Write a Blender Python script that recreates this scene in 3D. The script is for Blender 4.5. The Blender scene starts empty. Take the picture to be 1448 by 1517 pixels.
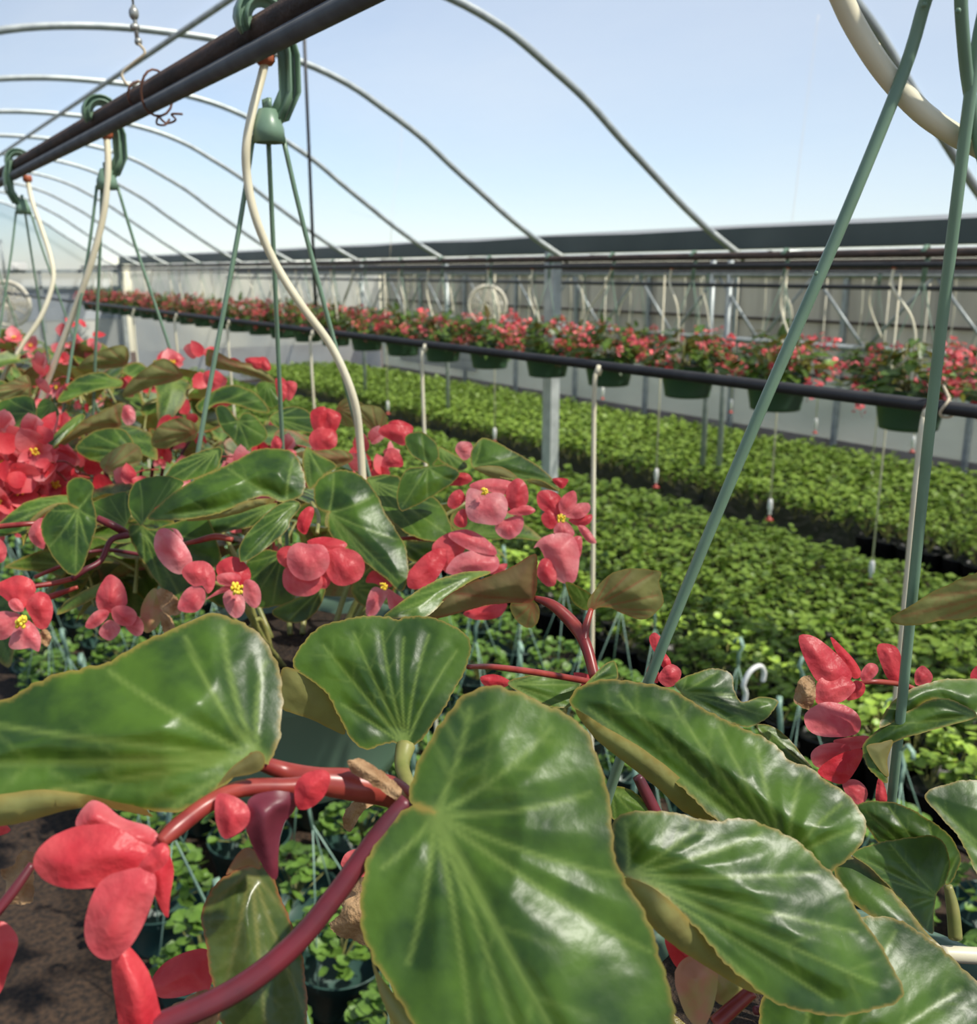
import bpy, math, random
import numpy as np
from mathutils import Vector, Matrix, Euler
from mathutils.geometry import delaunay_2d_cdt
random.seed(7)
SC = bpy.context.scene
COL = SC.collection
# ------------------------------------------------------------------ camera
FPX, CX, CY = 1437.0, 724.0, 758.5
VX, VY = -256.0, 402.0
PHI = math.atan((CY-VY)/FPX); TH = math.atan((CX-VX)*math.cos(PHI)/FPX)
F = np.array([math.sin(TH)*math.cos(PHI), math.cos(TH)*math.cos(PHI), -math.sin(PHI)])
R = np.array([math.cos(TH), -math.sin(TH), 0.0]); U = np.cross(R, F)
EYE = 2.0
O = np.array([0, 0, EYE])
def ray(x, y): return F+(x-CX)/FPX*R-(y-CY)/FPX*U
def at(x, y, d): return O+d*ray(x, y)
def onX(x, y, X): r = ray(x, y); return O+r*(X/r[0])
def onY(x, y, Y): r = ray(x, y); return O+r*(Y/r[1])
def onZ(x, y, Z): r = ray(x, y); return O+r*((Z-EYE)/r[2])
def pr(p):
    q = np.array(p, float)-O; d = q@F
    return CX+FPX*(q@R)/d, CY-FPX*(q@U)/d, d
cam = bpy.data.cameras.new('camera'); cam_o = bpy.data.objects.new('camera', cam); COL.objects.link(cam_o)
cam.sensor_width = 36; cam.sensor_fit = 'HORIZONTAL'; cam.lens = FPX/1448*36
cam.clip_start = 0.02; cam.clip_end = 500
cam_o.matrix_world = Matrix(((R[0], U[0], -F[0], 0), (R[1], U[1], -F[1], 0), (R[2], U[2], -F[2], EYE), (0, 0, 0, 1)))
cam.dof.use_dof = True; cam.dof.focus_distance = 0.52; cam.dof.aperture_fstop = 16
SC.camera = cam_o
# ------------------------------------------------------------------ light
w = bpy.data.worlds.new('sky'); SC.world = w; w.use_nodes = True
nt = w.node_tree; nt.nodes.clear()
sky = nt.nodes.new('ShaderNodeTexSky'); sky.sky_type = 'NISHITA'; sky.sun_disc = False
sky.sun_elevation = math.radians(42); sky.sun_rotation = math.radians(200); sky.air_density = 1.0; sky.dust_density = .0; sky.ozone_density = 5
bg = nt.nodes.new('ShaderNodeBackground'); bg.inputs[1].default_value = 0.108
out = nt.nodes.new('ShaderNodeOutputWorld'); nt.links.new(sky.outputs[0], bg.inputs[0]); nt.links.new(bg.outputs[0], out.inputs[0])
SUN_TO = Vector((0.30, -0.50, 0.78)).normalized()
sl = bpy.data.lights.new('sun', 'SUN'); sl.energy = 9.2; sl.angle = math.radians(1.2); sl.color = (1.0, 0.94, 0.82)
so = bpy.data.objects.new('sun', sl); COL.objects.link(so); so.rotation_euler = SUN_TO.to_track_quat('Z', 'Y').to_euler()
SC.view_settings.view_transform = 'Standard'; SC.view_settings.look = 'None'
SC.view_settings.gamma = 1; SC.view_settings.exposure = 0.3; SC.view_settings.use_curve_mapping = False
SC.cycles.transparent_max_bounces = 16

# ------------------------------------------------------------------ materials
def rgb(r, g, b):
    f = lambda c: (c/255/12.92) if c/255 <= .04045 else ((c/255+.055)/1.055)**2.4
    return (f(r), f(g), f(b), 1)
def newmat(name):
    m = bpy.data.materials.new(name); m.use_nodes = True
    n = m.node_tree.nodes; l = m.node_tree.links
    return m, n, l, n['Principled BSDF'], n['Material Output']
def attr(n, name):
    a = n.new('ShaderNodeAttribute'); a.attribute_name = name; return a.outputs['Fac']
def mixc(n, l, fac, a, b):
    m = n.new('ShaderNodeMix'); m.data_type = 'RGBA'
    for sock, v in ((m.inputs[0], fac), (m.inputs[6], a), (m.inputs[7], b)):
        if hasattr(v, 'links'): l.new(v, sock)
        else: sock.default_value = v
    return m.outputs[2]
def mth(n, l, op, a, b=0.0):
    m = n.new('ShaderNodeMath'); m.operation = op; m.use_clamp = False
    for i, v in enumerate((a, b)):
        if hasattr(v, 'links'): l.new(v, m.inputs[i])
        else: m.inputs[i].default_value = v
    return m.outputs[0]
def noise(n, l, scale, det=3.0, lo=.35, hi=.65, coord='Object', stretch=None):
    tc = n.new('ShaderNodeTexCoord'); no = n.new('ShaderNodeTexNoise'); no.inputs['Scale'].default_value = scale; no.inputs['Detail'].default_value = det
    src = tc.outputs[coord]
    if stretch:
        mp = n.new('ShaderNodeMapping'); mp.inputs['Scale'].default_value = stretch; l.new(src, mp.inputs[0]); src = mp.outputs[0]
    l.new(src, no.inputs['Vector'])
    mr = n.new('ShaderNodeMapRange'); mr.inputs[1].default_value = lo; mr.inputs[2].default_value = hi; l.new(no.outputs[0], mr.inputs[0])
    return mr.outputs[0]
def pm(name, c1, c2=None, rough=.5, scale=20, metal=0, bump=0.0, bscale=None, stretch=None, spec=.5, trans=0.0):
    m, n, l, b, o = newmat(name)
    b.inputs['Roughness'].default_value = rough; b.inputs['Metallic'].default_value = metal; b.inputs['Specular IOR Level'].default_value = spec
    c2 = c2 or tuple(min(1, v*1.25) for v in c1[:3])+(1,)
    nz = noise(n, l, scale, stretch=stretch)
    c = mixc(n, l, nz, c1, c2); l.new(c, b.inputs['Base Color'])
    if bump:
        bp = n.new('ShaderNodeBump'); bp.inputs['Strength'].default_value = bump; bp.inputs['Distance'].default_value = .002
        l.new(noise(n, l, bscale or scale*4), bp.inputs['Height']); l.new(bp.outputs[0], b.inputs['Normal'])
    if trans:
        t = n.new('ShaderNodeBsdfTranslucent'); l.new(c, t.inputs[0]); mx = n.new('ShaderNodeMixShader'); mx.inputs[0].default_value = trans
        l.new(b.outputs[0], mx.inputs[1]); l.new(t.outputs[0], mx.inputs[2]); l.new(mx.outputs[0], o.inputs[0])
    return m
def leaf_material(name, dark, light, veinc, edgec, und1, und2, uvein, rough=.385, trans=.17):
    m, n, l, b, o = newmat(name)
    v, e, u = attr(n, 'vein'), attr(n, 'edge'), attr(n, 'under')
    geo = n.new('ShaderNodeNewGeometry')
    uf = mth(n, l, 'ABSOLUTE', mth(n, l, 'SUBTRACT', u, geo.outputs['Backfacing']))
    nz = noise(n, l, 32, 4, .40, .62); nz2 = noise(n, l, 140, 2)
    top = mixc(n, l, nz, dark, light); top = mixc(n, l, mth(n, l, 'MULTIPLY', nz2, .18), top, light)
    top = mixc(n, l, mth(n, l, 'MULTIPLY', v, .8), top, veinc)
    bot = mixc(n, l, nz, und1, und2); bot = mixc(n, l, mth(n, l, 'MULTIPLY', v, .75), bot, uvein)
    c = mixc(n, l, uf, top, bot); c = mixc(n, l, mth(n, l, 'MULTIPLY', e, .7), c, edgec)
    l.new(c, b.inputs['Base Color']); b.inputs['Specular IOR Level'].default_value = .48
    r = n.new('ShaderNodeMapRange'); l.new(uf, r.inputs[0]); r.inputs[3].default_value = rough; r.inputs[4].default_value = .5; l.new(r.outputs[0], b.inputs['Roughness'])
    bp = n.new('ShaderNodeBump'); bp.inputs['Strength'].default_value = .22; bp.inputs['Distance'].default_value = .0012
    hh = mth(n, l, 'ADD', noise(n, l, 70, 2), mth(n, l, 'MULTIPLY', noise(n, l, 300, 2), .15)); l.new(hh, bp.inputs['Height']); l.new(bp.outputs[0], b.inputs['Normal'])
    t = n.new('ShaderNodeBsdfTranslucent'); tc = mixc(n, l, .4, c, (.24, .38, .02, 1)); l.new(tc, t.inputs[0])
    mx = n.new('ShaderNodeMixShader'); mx.inputs[0].default_value = trans
    l.new(b.outputs[0], mx.inputs[1]); l.new(t.outputs[0], mx.inputs[2]); l.new(mx.outputs[0], o.inputs[0])
    return m
M = {}
M['leaf'] = leaf_material('begonia_leaf', (.019, .054, .007, 1), (.074, .150, .013, 1), (.20, .29, .06, 1), (.36, .24, .05, 1),
                          (.22, .19, .065, 1), (.30, .30, .10, 1), (.36, .08, .05, 1))
M['leaf_young'] = leaf_material('young_begonia_leaf', (.04, .07, .014, 1), (.10, .14, .03, 1), (.2, .2, .06, 1), (.40, .10, .04, 1),
                          (.24, .13, .06, 1), (.27, .21, .085, 1), (.30, .03, .03, 1), rough=.32)
def petal_material():
    m, n, l, b, o = newmat('begonia_petal')
    t = attr(n, 'tone'); v = attr(n, 'vein')
    nz = noise(n, l, 60, 3)
    red = mixc(n, l, nz, (.66, .028, .042, 1), (.80, .075, .085, 1)); pink = mixc(n, l, nz, (.85, .22, .25, 1), (.90, .38, .38, 1))
    c = mixc(n, l, t, red, pink); c = mixc(n, l, mth(n, l, 'MULTIPLY', v, .3), c, (.70, .03, .06, 1))
    l.new(c, b.inputs['Base Color']); b.inputs['Roughness'].default_value = .42; b.inputs['Specular IOR Level'].default_value = .4
    bp = n.new('ShaderNodeBump'); bp.inputs['Strength'].default_value = .25; bp.inputs['Distance'].default_value = .001; l.new(noise(n, l, 260, 2), bp.inputs['Height']); l.new(bp.outputs[0], b.inputs['Normal'])
    tr = n.new('ShaderNodeBsdfTranslucent'); l.new(c, tr.inputs[0]); mx = n.new('ShaderNodeMixShader'); mx.inputs[0].default_value = .38
    l.new(b.outputs[0], mx.inputs[1]); l.new(tr.outputs[0], mx.inputs[2]); l.new(mx.outputs[0], o.inputs[0]); return m
M['petal'] = petal_material()
M['stamen'] = pm('yellow_stamen', (.85, .55, .02, 1), (.95, .75, .08, 1), .5, 300)
M['stem'] = pm('red_stem', (.20, .02, .02, 1), (.36, .06, .04, 1), .35, 60)
M['stem_purple'] = pm('purple_stem', (.09, .018, .025, 1), (.17, .02, .03, 1), .4, 50)
M['stem_green'] = pm('green_stem', (.2, .22, .06, 1), (.33, .30, .1, 1), .4, 60)
M['dry'] = pm('dried_leaf', (.30, .16, .07, 1), (.52, .33, .17, 1), .7, 70, bump=.5, trans=.15)
M['pot'] = pm('green_pot_plastic', (.028, .065, .034, 1), (.035, .08, .042, 1), .38, 8)
M['pot_pale'] = pm('pale_green_pot_plastic', (.11, .19, .13, 1), (.135, .215, .15, 1), .33, 8)
M['pot_teal'] = pm('teal_green_pot_plastic', (.03, .075, .06, 1), (.04, .09, .072, 1), .4, 8)
M['blackpot'] = pm('black_pot_plastic', (.008, .008, .008, 1), (.016, .016, .016, 1), .45, 20)
M['wire'] = pm('green_hanger_plastic', (.16, .255, .175, 1), (.19, .30, .205, 1), .36, 30)
M['wire_pale'] = pm('pale_hanger_plastic', (.22, .34, .26, 1), (.27, .40, .31, 1), .4, 30)
M['tube'] = pm('cream_drip_tube', (.74, .66, .46, 1), (.83, .77, .58, 1), .42, 14)
M['grommet'] = pm('orange_grommet', (.36, .095, .045, 1), (.45, .13, .06, 1), .5, 60)
M['rust'] = pm('rusty_pipe', (.030, .020, .016, 1), (.075, .045, .034, 1), .62, 45, bump=.3, stretch=(1, .35, 1))
M['greypipe'] = pm('grey_poly_pipe', (.075, .08, .085, 1), (.105, .11, .115, 1), .45, 30)
M['blackpipe'] = pm('black_poly_pipe', (.014, .014, .016, 1), (.024, .024, .026, 1), .42, 30)
M['galv'] = pm('galvanised_steel', (.30, .33, .33, 1), (.42, .45, .44, 1), .42, 14, metal=.35)
M['galvpost'] = pm('galvanised_post', (.42, .44, .43, 1), (.58, .60, .58, 1), .42, 10, metal=.25)
M['gutter'] = pm('gutter_steel', (.062, .082, .074, 1), (.080, .102, .092, 1), .5, 3)
M['wirebrown'] = pm('rusty_wire', (.12, .05, .03, 1), None, .6, 90)
M['rope'] = pm('pale_twine', (.5, .42, .3, 1), None, .8, 200)
M['steelwire'] = pm('steel_cable', (.33, .33, .30, 1), None, .4, 90, metal=.5)
M['soil'] = pm('potting_soil', (.018, .011, .007, 1), (.06, .036, .02, 1), .9, 160, bump=.8)
M['mulch'] = pm('dark_mulch_floor', (.014, .009, .006, 1), (.075, .042, .022, 1), .9, 55, bump=1.0, bscale=120)
M['white'] = pm('white_plastic', (.72, .70, .66, 1), (.8, .79, .75, 1), .4, 20)
M['redplastic'] = pm('red_nozzle', (.42, .045, .03, 1), None, .4, 50)
M['tag'] = pm('plant_tag', (.75, .62, .6, 1), (.85, .75, .74, 1), .5, 150)
M['fan'] = pm('cream_fan_cage', (.6, .55, .44, 1), None, .5, 30)
M['seed1'] = leaf_material('seedling_leaf', (.095, .175, .015, 1), (.28, .38, .045, 1), (.25, .4, .06, 1), (.2, .34, .05, 1), (.10, .16, .04, 1), (.14, .2, .05, 1), (.2, .25, .08, 1), rough=.5, trans=.3)
M['seed2'] = leaf_material('fine_seedling_leaf', (.12, .20, .018, 1), (.33, .43, .055, 1), (.25, .4, .06, 1), (.22, .38, .05, 1), (.10, .16, .04, 1), (.14, .2, .05, 1), (.2, .25, .08, 1), rough=.5, trans=.3)
M['seed3'] = leaf_material('soft_basket_leaf', (.05, .12, .02, 1), (.13, .25, .04, 1), (.25, .4, .06, 1), (.2, .34, .05, 1), (.08, .14, .04, 1), (.12, .18, .05, 1), (.2, .25, .08, 1), rough=.45, trans=.25)
def film_material(name, opacity, tint, sc=.6):
    m, n, l, b, o = newmat(name); n.remove(b)
    tr = n.new('ShaderNodeBsdfTransparent'); tr.inputs[0].default_value = (.93, .95, .97, 1)
    tl = n.new('ShaderNodeBsdfTranslucent'); tl.inputs[0].default_value = tint
    df = n.new('ShaderNodeBsdfDiffuse'); df.inputs[0].default_value = tint
    m1 = n.new('ShaderNodeMixShader'); m1.inputs[0].default_value = .5; l.new(tl.outputs[0], m1.inputs[1]); l.new(df.outputs[0], m1.inputs[2])
    m2 = n.new('ShaderNodeMixShader')
    nz = noise(n, l, sc, 5, .3, .7, stretch=(1, .35, 1)); mr = n.new('ShaderNodeMapRange'); l.new(nz, mr.inputs[0]); mr.inputs[3].default_value = opacity*.75; mr.inputs[4].default_value = opacity*1.25
    l.new(mr.outputs[0], m2.inputs[0]); l.new(tr.outputs[0], m2.inputs[1]); l.new(m1.outputs[0], m2.inputs[2]); l.new(m2.outputs[0], o.inputs[0]); return m
M['film'] = film_material('greenhouse_film', .58, (.50, .54, .61, 1))
M['curtain'] = film_material('side_curtain_plastic', .8, (.62, .62, .58, 1), 1.2)
M['clearwall'] = film_material('clear_side_plastic', .75, (.47, .51, .46, 1), 1.5)
def striped(name, c1, c2, axis, freq, c3=None):
    m, n, l, b, o = newmat(name)
    tc = n.new('ShaderNodeTexCoord'); sp = n.new('ShaderNodeSeparateXYZ'); l.new(tc.outputs['Object'], sp.inputs[0])
    s = mth(n, l, 'SINE', mth(n, l, 'MULTIPLY', sp.outputs[axis], freq)); s = mth(n, l, 'GREATER_THAN', s, .8)
    c = mixc(n, l, noise(n, l, 1.5, stretch=(1, 3, .6)), c1, c3 or c1); c = mixc(n, l, mth(n, l, 'MULTIPLY', s, .6), c, c2)
    l.new(c, b.inputs['Base Color']); b.inputs['Roughness'].default_value = .6
    t = n.new('ShaderNodeBsdfTranslucent'); l.new(c, t.inputs[0]); mx = n.new('ShaderNodeMixShader'); mx.inputs[0].default_value = .5
    l.new(b.outputs[0], mx.inputs[1]); l.new(t.outputs[0], mx.inputs[2]); l.new(mx.outputs[0], o.inputs[0]); return m
M['panel'] = striped('curtain_panel', (.46, .45, .40, 1), (.34, .33, .30, 1), 1, 9.0, (.58, .57, .51, 1))
M['siding'] = striped('white_siding', (.62, .63, .58, 1), (.42, .43, .40, 1), 2, 42.0, (.7, .7, .66, 1))

# ------------------------------------------------------------------ mesh helpers
class MB:
    def __init__(s): s.v = []; s.f = []; s.a = {'vein': [], 'edge': [], 'under': [], 'tone': []}; s.mi = []
    def add(s, vs, fs, mi=0, **at_):
        k = len(s.v); s.v.extend([tuple(map(float, p)) for p in vs]); s.f.extend([tuple(i+k for i in f) for f in fs]); s.mi.extend([mi]*len(fs))
        for key in s.a:
            val = at_.get(key, 0.0)
            s.a[key].extend(list(map(float, val)) if hasattr(val, '__len__') else [float(val)]*len(vs))
    def mesh(s, name, mats, smooth=True):
        me = bpy.data.meshes.new(name); me.from_pydata(s.v, [], s.f)
        for key in s.a:
            if any(s.a[key]):
                at_ = me.attributes.new(key, 'FLOAT', 'POINT'); at_.data.foreach_set('value', np.array(s.a[key], dtype=np.float32))
        if not isinstance(mats, (list, tuple)): mats = [mats]
        for m in mats: me.materials.append(m)
        me.polygons.foreach_set('material_index', s.mi)
        me.polygons.foreach_set('use_smooth', [smooth]*len(s.f)); me.update(); return me
    def build(s, name, mats, parent=None, smooth=True):
        o = bpy.data.objects.new(name, s.mesh(name, mats, smooth)); COL.objects.link(o)
        if parent is not None:
            o.parent = parent; o.matrix_parent_inverse = parent.matrix_basis.inverted()
        return o
def tag(o, label=None, cat=None, group=None, kind=None):
    for k, v in (('label', label), ('category', cat), ('group', group), ('kind', kind)):
        if v: o[k] = v
    return o
def empty(name, loc, label, cat, group=None, kind=None):
    o = bpy.data.objects.new(name, None); COL.objects.link(o); o.location = Vector([float(c) for c in loc]); o.empty_display_size = .05
    return tag(o, label, cat, group, kind)
def link_part(name, mesh, parent, loc=(0, 0, 0), rot=None, scale=1.0):
    """part with local coordinates relative to its parent"""
    o = bpy.data.objects.new(name, mesh); COL.objects.link(o); o.parent = parent
    o.location = Vector([float(c) for c in loc]); 
    if rot is not None: o.rotation_euler = rot
    o.scale = (scale,)*3 if not hasattr(scale, '__len__') else scale
    return o
def copy_thing(o, parent=None):
    c = o.copy(); COL.objects.link(c)
    if parent is not None: c.parent = parent
    for ch in list(o.children): copy_thing(ch, c)
    return c
def catmull(pts, n=6, closed=False):
    P = [np.array(p, float) for p in pts]; res = []; N = len(P)
    rng = range(N if closed else N-1)
    for i in rng:
        if closed: p0, p1, p2, p3 = P[i-1], P[i], P[(i+1) % N], P[(i+2) % N]
        else: p0, p1, p2, p3 = P[max(i-1, 0)], P[i], P[i+1], P[min(i+2, N-1)]
        for k in range(n):
            t = k/n; res.append(.5*((2*p1)+(-p0+p2)*t+(2*p0-5*p1+4*p2-p3)*t*t+(-p0+3*p1-3*p2+p3)*t**3))
    if not closed: res.append(P[-1])
    return res
def tube(mb, pts, r, seg=8, mi=0, smooth=5, caps=True, **kw):
    if smooth and len(pts) > 2: 
        if hasattr(r, '__len__'):
            rr = [float(x[0]) for x in catmull([[v] for v in r], smooth)]
        pts = catmull(pts, smooth)
        if hasattr(r, '__len__'): r = rr
    pts = [np.array(p, float) for p in pts]; n = len(pts)
    rs = list(r) if hasattr(r, '__len__') else [r]*n
    vs = []; fs = []; prev = None
    for i, p in enumerate(pts):
        t = pts[min(i+1, n-1)]-pts[max(i-1, 0)]; t = t/(np.linalg.norm(t)+1e-12)
        if prev is None:
            a = np.array([0, 0, 1.0]) if abs(t[2]) < .9 else np.array([1.0, 0, 0]); u = np.cross(t, a)
        else: u = prev-t*(prev@t)
        u /= np.linalg.norm(u)+1e-12; prev = u; v = np.cross(t, u)
        for k in range(seg):
            an = 2*math.pi*k/seg; vs.append(p+rs[i]*(math.cos(an)*u+math.sin(an)*v))
    for i in range(n-1):
        for k in range(seg):
            k2 = (k+1) % seg; fs.append((i*seg+k, i*seg+k2, (i+1)*seg+k2, (i+1)*seg+k))
    if caps: fs.append(tuple(range(seg))[::-1]); fs.append(tuple((n-1)*seg+k for k in range(seg)))
    mb.add(vs, fs, mi, **kw)
def lathe(mb, prof, c=(0, 0, 0), seg=40, mi=0):
    vs = []; fs = []
    for r, z in prof:
        for k in range(seg):
            a = 2*math.pi*k/seg; vs.append((c[0]+r*math.cos(a), c[1]+r*math.sin(a), c[2]+z))
    for i in range(len(prof)-1):
        for k in range(seg):
            k2 = (k+1) % seg; fs.append((i*seg+k, i*seg+k2, (i+1)*seg+k2, (i+1)*seg+k))
    mb.add(vs, fs, mi)
def box(mb, a, b, mi=0):
    (x0, y0, z0), (x1, y1, z1) = a, b
    vs = [(x0, y0, z0), (x1, y0, z0), (x1, y1, z0), (x0, y1, z0), (x0, y0, z1), (x1, y0, z1), (x1, y1, z1), (x0, y1, z1)]
    mb.add(vs, [(0, 3, 2, 1), (4, 5, 6, 7), (0, 1, 5, 4), (1, 2, 6, 5), (2, 3, 7, 6), (3, 0, 4, 7)], mi)
def strip(mb, pts, width, thick, up=None, mi=0):
    """flat bar along a path; width is along the given axis"""
    pts = [np.array(p, float) for p in pts]; n = len(pts); vs = []; fs = []
    W = np.array(up if up is not None else (0, 1, 0), float)
    ws = width if hasattr(width, '__len__') else [width]*n
    for i, p in enumerate(pts):
        t = pts[min(i+1, n-1)]-pts[max(i-1, 0)]; t /= np.linalg.norm(t)+1e-9
        nn = np.cross(t, W); nn /= np.linalg.norm(nn)+1e-9
        for a, b in ((-1, -1), (1, -1), (1, 1), (-1, 1)): vs.append(p+W*ws[i]/2*a+nn*thick/2*b)
    for i in range(n-1):
        for k in range(4): k2 = (k+1) % 4; fs.append((i*4+k, i*4+k2, (i+1)*4+k2, (i+1)*4+k))
    fs += [(3, 2, 1, 0), tuple((n-1)*4+k for k in range(4))]; mb.add(vs, fs, mi)
def inside(poly, p):
    x, y = p; c = False; j = len(poly)-1
    for i in range(len(poly)):
        xi, yi = poly[i]; xj, yj = poly[j]
        if (yi > y) != (yj > y) and x < (xj-xi)*(y-yi)/(yj-yi)+xi: c = not c
        j = i
    return c
def seg_dist(P, A, B):
    """distance of points P (n,2) to polyline A->B arrays (m,2)"""
    best = np.full(len(P), 1e9); tt = np.zeros(len(P))
    m = len(A)
    for i in range(m):
        a, b = A[i], B[i]; ab = b-a; L = ab@ab+1e-12
        t = np.clip(((P-a)@ab)/L, 0, 1); d = np.linalg.norm(P-(a+t[:, None]*ab), axis=1)
        k = d < best; best[k] = d[k]; tt[k] = (i+t[k])/m
    return best, tt
def tri2d(outline, J=None, tip=None, nv=3, serr=0.0, N=30, targets=None, seed=0):
    """smooth outline -> triangulated sheet with vein / edge weights and shape terms"""
    rnd = random.Random(seed)
    ol = np.array(catmull(outline, 5, True)); size = float(max(np.ptp(ol[:, 0]), np.ptp(ol[:, 1]))); N = N*1.55 if N >= 24 else N; step = size/N
    L = [ol[0]]
    for p in list(ol[1:])+[ol[0]]:
        while np.linalg.norm(p-L[-1]) > step*.8: L.append(L[-1]+(p-L[-1])/np.linalg.norm(p-L[-1])*step*.8)
    L = L[:-1] if np.linalg.norm(L[-1]-L[0]) < step*.4 else L
    L = np.array(L); c = L.mean(0)
    if serr:
        ph = rnd.random()*6
        for i in range(len(L)):
            v = L[i]-c; v = v/(np.linalg.norm(v)+1e-9)
            a_ = i*30/N; L[i] = L[i]+v*serr*size*.7*(.35*math.sin(a_*2.1+ph)+.7*math.sin(a_*.77+ph*2)+.4*math.sin(a_*3.7)+rnd.uniform(-.35, .35))
    poly = [tuple(p) for p in L]; verts = list(poly)
    x0, y0 = L.min(0); x1, y1 = L.max(0); row = 0; y = y0
    pts = []
    while y < y1:
        x = x0+(row % 2)*step*.5
        while x < x1: pts.append((x+rnd.uniform(-.1, .1)*step, y+rnd.uniform(-.1, .1)*step)); x += step
        y += step*.87; row += 1
    pts = [p for p in pts if inside(poly, p)]
    if pts:
        P = np.array(pts); de, _ = seg_dist(P, L, np.roll(L, -1, 0)); pts = [p for p, d in zip(pts, de) if d > step*.45]
    verts += pts; nb = len(poly)
    r = delaunay_2d_cdt([Vector(v) for v in verts], [], [list(range(nb))], 1, 1e-5*size)
    V = np.array([tuple(v) for v in r[0]]); Fs = [tuple(f) for f in r[2]]
    de, _ = seg_dist(V, L, np.roll(L, -1, 0)); Rm = de.max()+1e-9
    # veins
    vein = np.zeros(len(V)); ridge = np.zeros(len(V)); md = np.zeros(len(V))
    if J is not None:
        J = np.array(J, float)
        tp = np.array(tip, float) if tip is not None else L[np.argmax(np.linalg.norm(L-J, axis=1))]
        main = tp-J; ml = np.linalg.norm(main); ax = main/ml; nrm = np.array([-ax[1], ax[0]])
        tg = [tp]
        if targets: tg += [np.array(t, float) for t in targets]
        else:
            for sgn in (1, -1):
                side = [p for p in L if ((p-J)@nrm)*sgn > 0]
                if len(side) < 5: continue
                ang = sorted(side, key=lambda p: math.atan2(abs((p-J)@nrm), (p-J)@ax))
                for k in range(nv): tg.append(ang[int(len(ang)*(.12+.82*(k+.5)/nv))])
        for i, t in enumerate(tg):
            dv = t-J; s = (dv@nrm); bow = .10 if i else .03
            cp = J+dv*.5+ax*bow*np.linalg.norm(dv)+nrm*0
            q = [J*(1-a)**2+2*a*(1-a)*cp+a*a*t for a in np.linspace(0, .93, 9)]
            q = np.array(q); d, tt = seg_dist(V, q[:-1], q[1:])
            wv = np.maximum(size*(.012 if i == 0 else .0075)*(1.2-tt), step*.62)
            vein = np.maximum(vein, np.exp(-(d/wv)**2)*(1-.35*tt)); J_ = np.linalg.norm(V-J, axis=1); vein = np.maximum(vein, np.exp(-(J_/(size*.022))**2)); ridge = np.maximum(ridge, np.exp(-(d/(size*.045))**2)*(1-.4*tt))
            # secondary veins off the main ribs
            if i < 3:
                for a in (3, 5, 7):
                    o_ = q[min(a, 8)]; dirn = (q[8]-q[0])/(np.linalg.norm(q[8]-q[0])+1e-9)
                    for sg in (1, -1):
                        e = o_+(dirn*.8+np.array([-dirn[1], dirn[0]])*sg*.75)*size*.16
                        d2, t2 = seg_dist(V, np.array([o_]), np.array([e])); vein = np.maximum(vein, np.exp(-(d2/(size*.007))**2)*.45*(1-t2)); ridge = np.maximum(ridge, .4*np.exp(-(d2/(size*.03))**2)*(1-t2))
        md = np.abs((V-J)@nrm)/size
    edge = np.exp(-(de/max(size*.006, step*.5))**2)
    return V, Fs, de/Rm, vein, ridge, edge, md, size, c
def patch(mb, outline, d0, s=(0, .5), bulge=.06, fold=0.0, J=None, tip=None, nv=3, serr=0.0, N=30, under=0, tone=.3, targets=None, mi=0, wave=.015, seed=0, noedge=False):
    """sheet whose outline lies on a tilted plane at distance d0 (true size), bulged toward the viewer side"""
    V, Fs, de, vein, ridge, edge, md, size, c = tri2d(outline, J, tip, nv, serr, N, targets, seed)
    u = (V[:, 0]-CX)/FPX; v = -(V[:, 1]-CY)/FPX; u0 = (c[0]-CX)/FPX; v0 = -(c[1]-CY)/FPX
    d = (d0-s[0]*u0*d0-s[1]*v0*d0)/(1-s[0]*u-s[1]*v); ws = size/FPX*d0
    q_ = np.clip(de, 0, 1); prof = .55*q_+.45*q_*q_*(3-2*q_)
    rs = seed*1.7
    h = bulge*ws*prof-fold*ws*(.5-md*1.0)*prof-ridge*ws*.020*np.clip(de*4, 0, 1)+wave*ws*(np.sin(V[:, 0]/size*9+rs)*np.cos(V[:, 1]/size*8+rs*1.3))
    d = d-h
    W = [at(x, y, dd) for (x, y), dd in zip(V, d)]
    fl = []
    for f in Fs:
        a, b_, c_ = W[f[0]], W[f[1]], W[f[2]]; n = np.cross(b_-a, c_-a)
        fl.append(f if n@(O-a) > 0 else f[::-1])
    mb.add(W, fl, mi, vein=vein, edge=edge*(0 if noedge else 1), under=under, tone=tone if hasattr(tone, '__len__') else tone*(.55+.65*(1-de)))
def ptube(mb, pts, rpx, seg=10, mi=0):
    """tube through (px, py, depth) points; radius in px at that depth"""
    P = [at(*p) for p in pts]
    rr = rpx if hasattr(rpx, '__len__') else [rpx]*len(pts)
    tube(mb, P, [a*p[2]/FPX for a, p in zip(rr, pts)], seg, mi)
def blob(mb, c, r, n=6, mi=0, sc=(1, 1, 1), **kw):
    vs = []; fs = []
    for i in range(n+1):
        th = math.pi*i/n
        for k in range(n*2):
            a = math.pi*k/n; vs.append((c[0]+r*sc[0]*math.sin(th)*math.cos(a), c[1]+r*sc[1]*math.sin(th)*math.sin(a), c[2]+r*sc[2]*math.cos(th)))
    m = n*2
    for i in range(n):
        for k in range(m): k2 = (k+1) % m; fs.append((i*m+k, (i+1)*m+k, (i+1)*m+k2, i*m+k2))
    mb.add(vs, fs, mi, **kw)
WORDS = 'first second third fourth fifth sixth seventh eighth ninth tenth eleventh twelfth thirteenth fourteenth fifteenth sixteenth seventeenth eighteenth nineteenth twentieth twenty-first twenty-second twenty-third twenty-fourth twenty-fifth twenty-sixth twenty-seventh twenty-eighth twenty-ninth thirtieth'.split()


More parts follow.
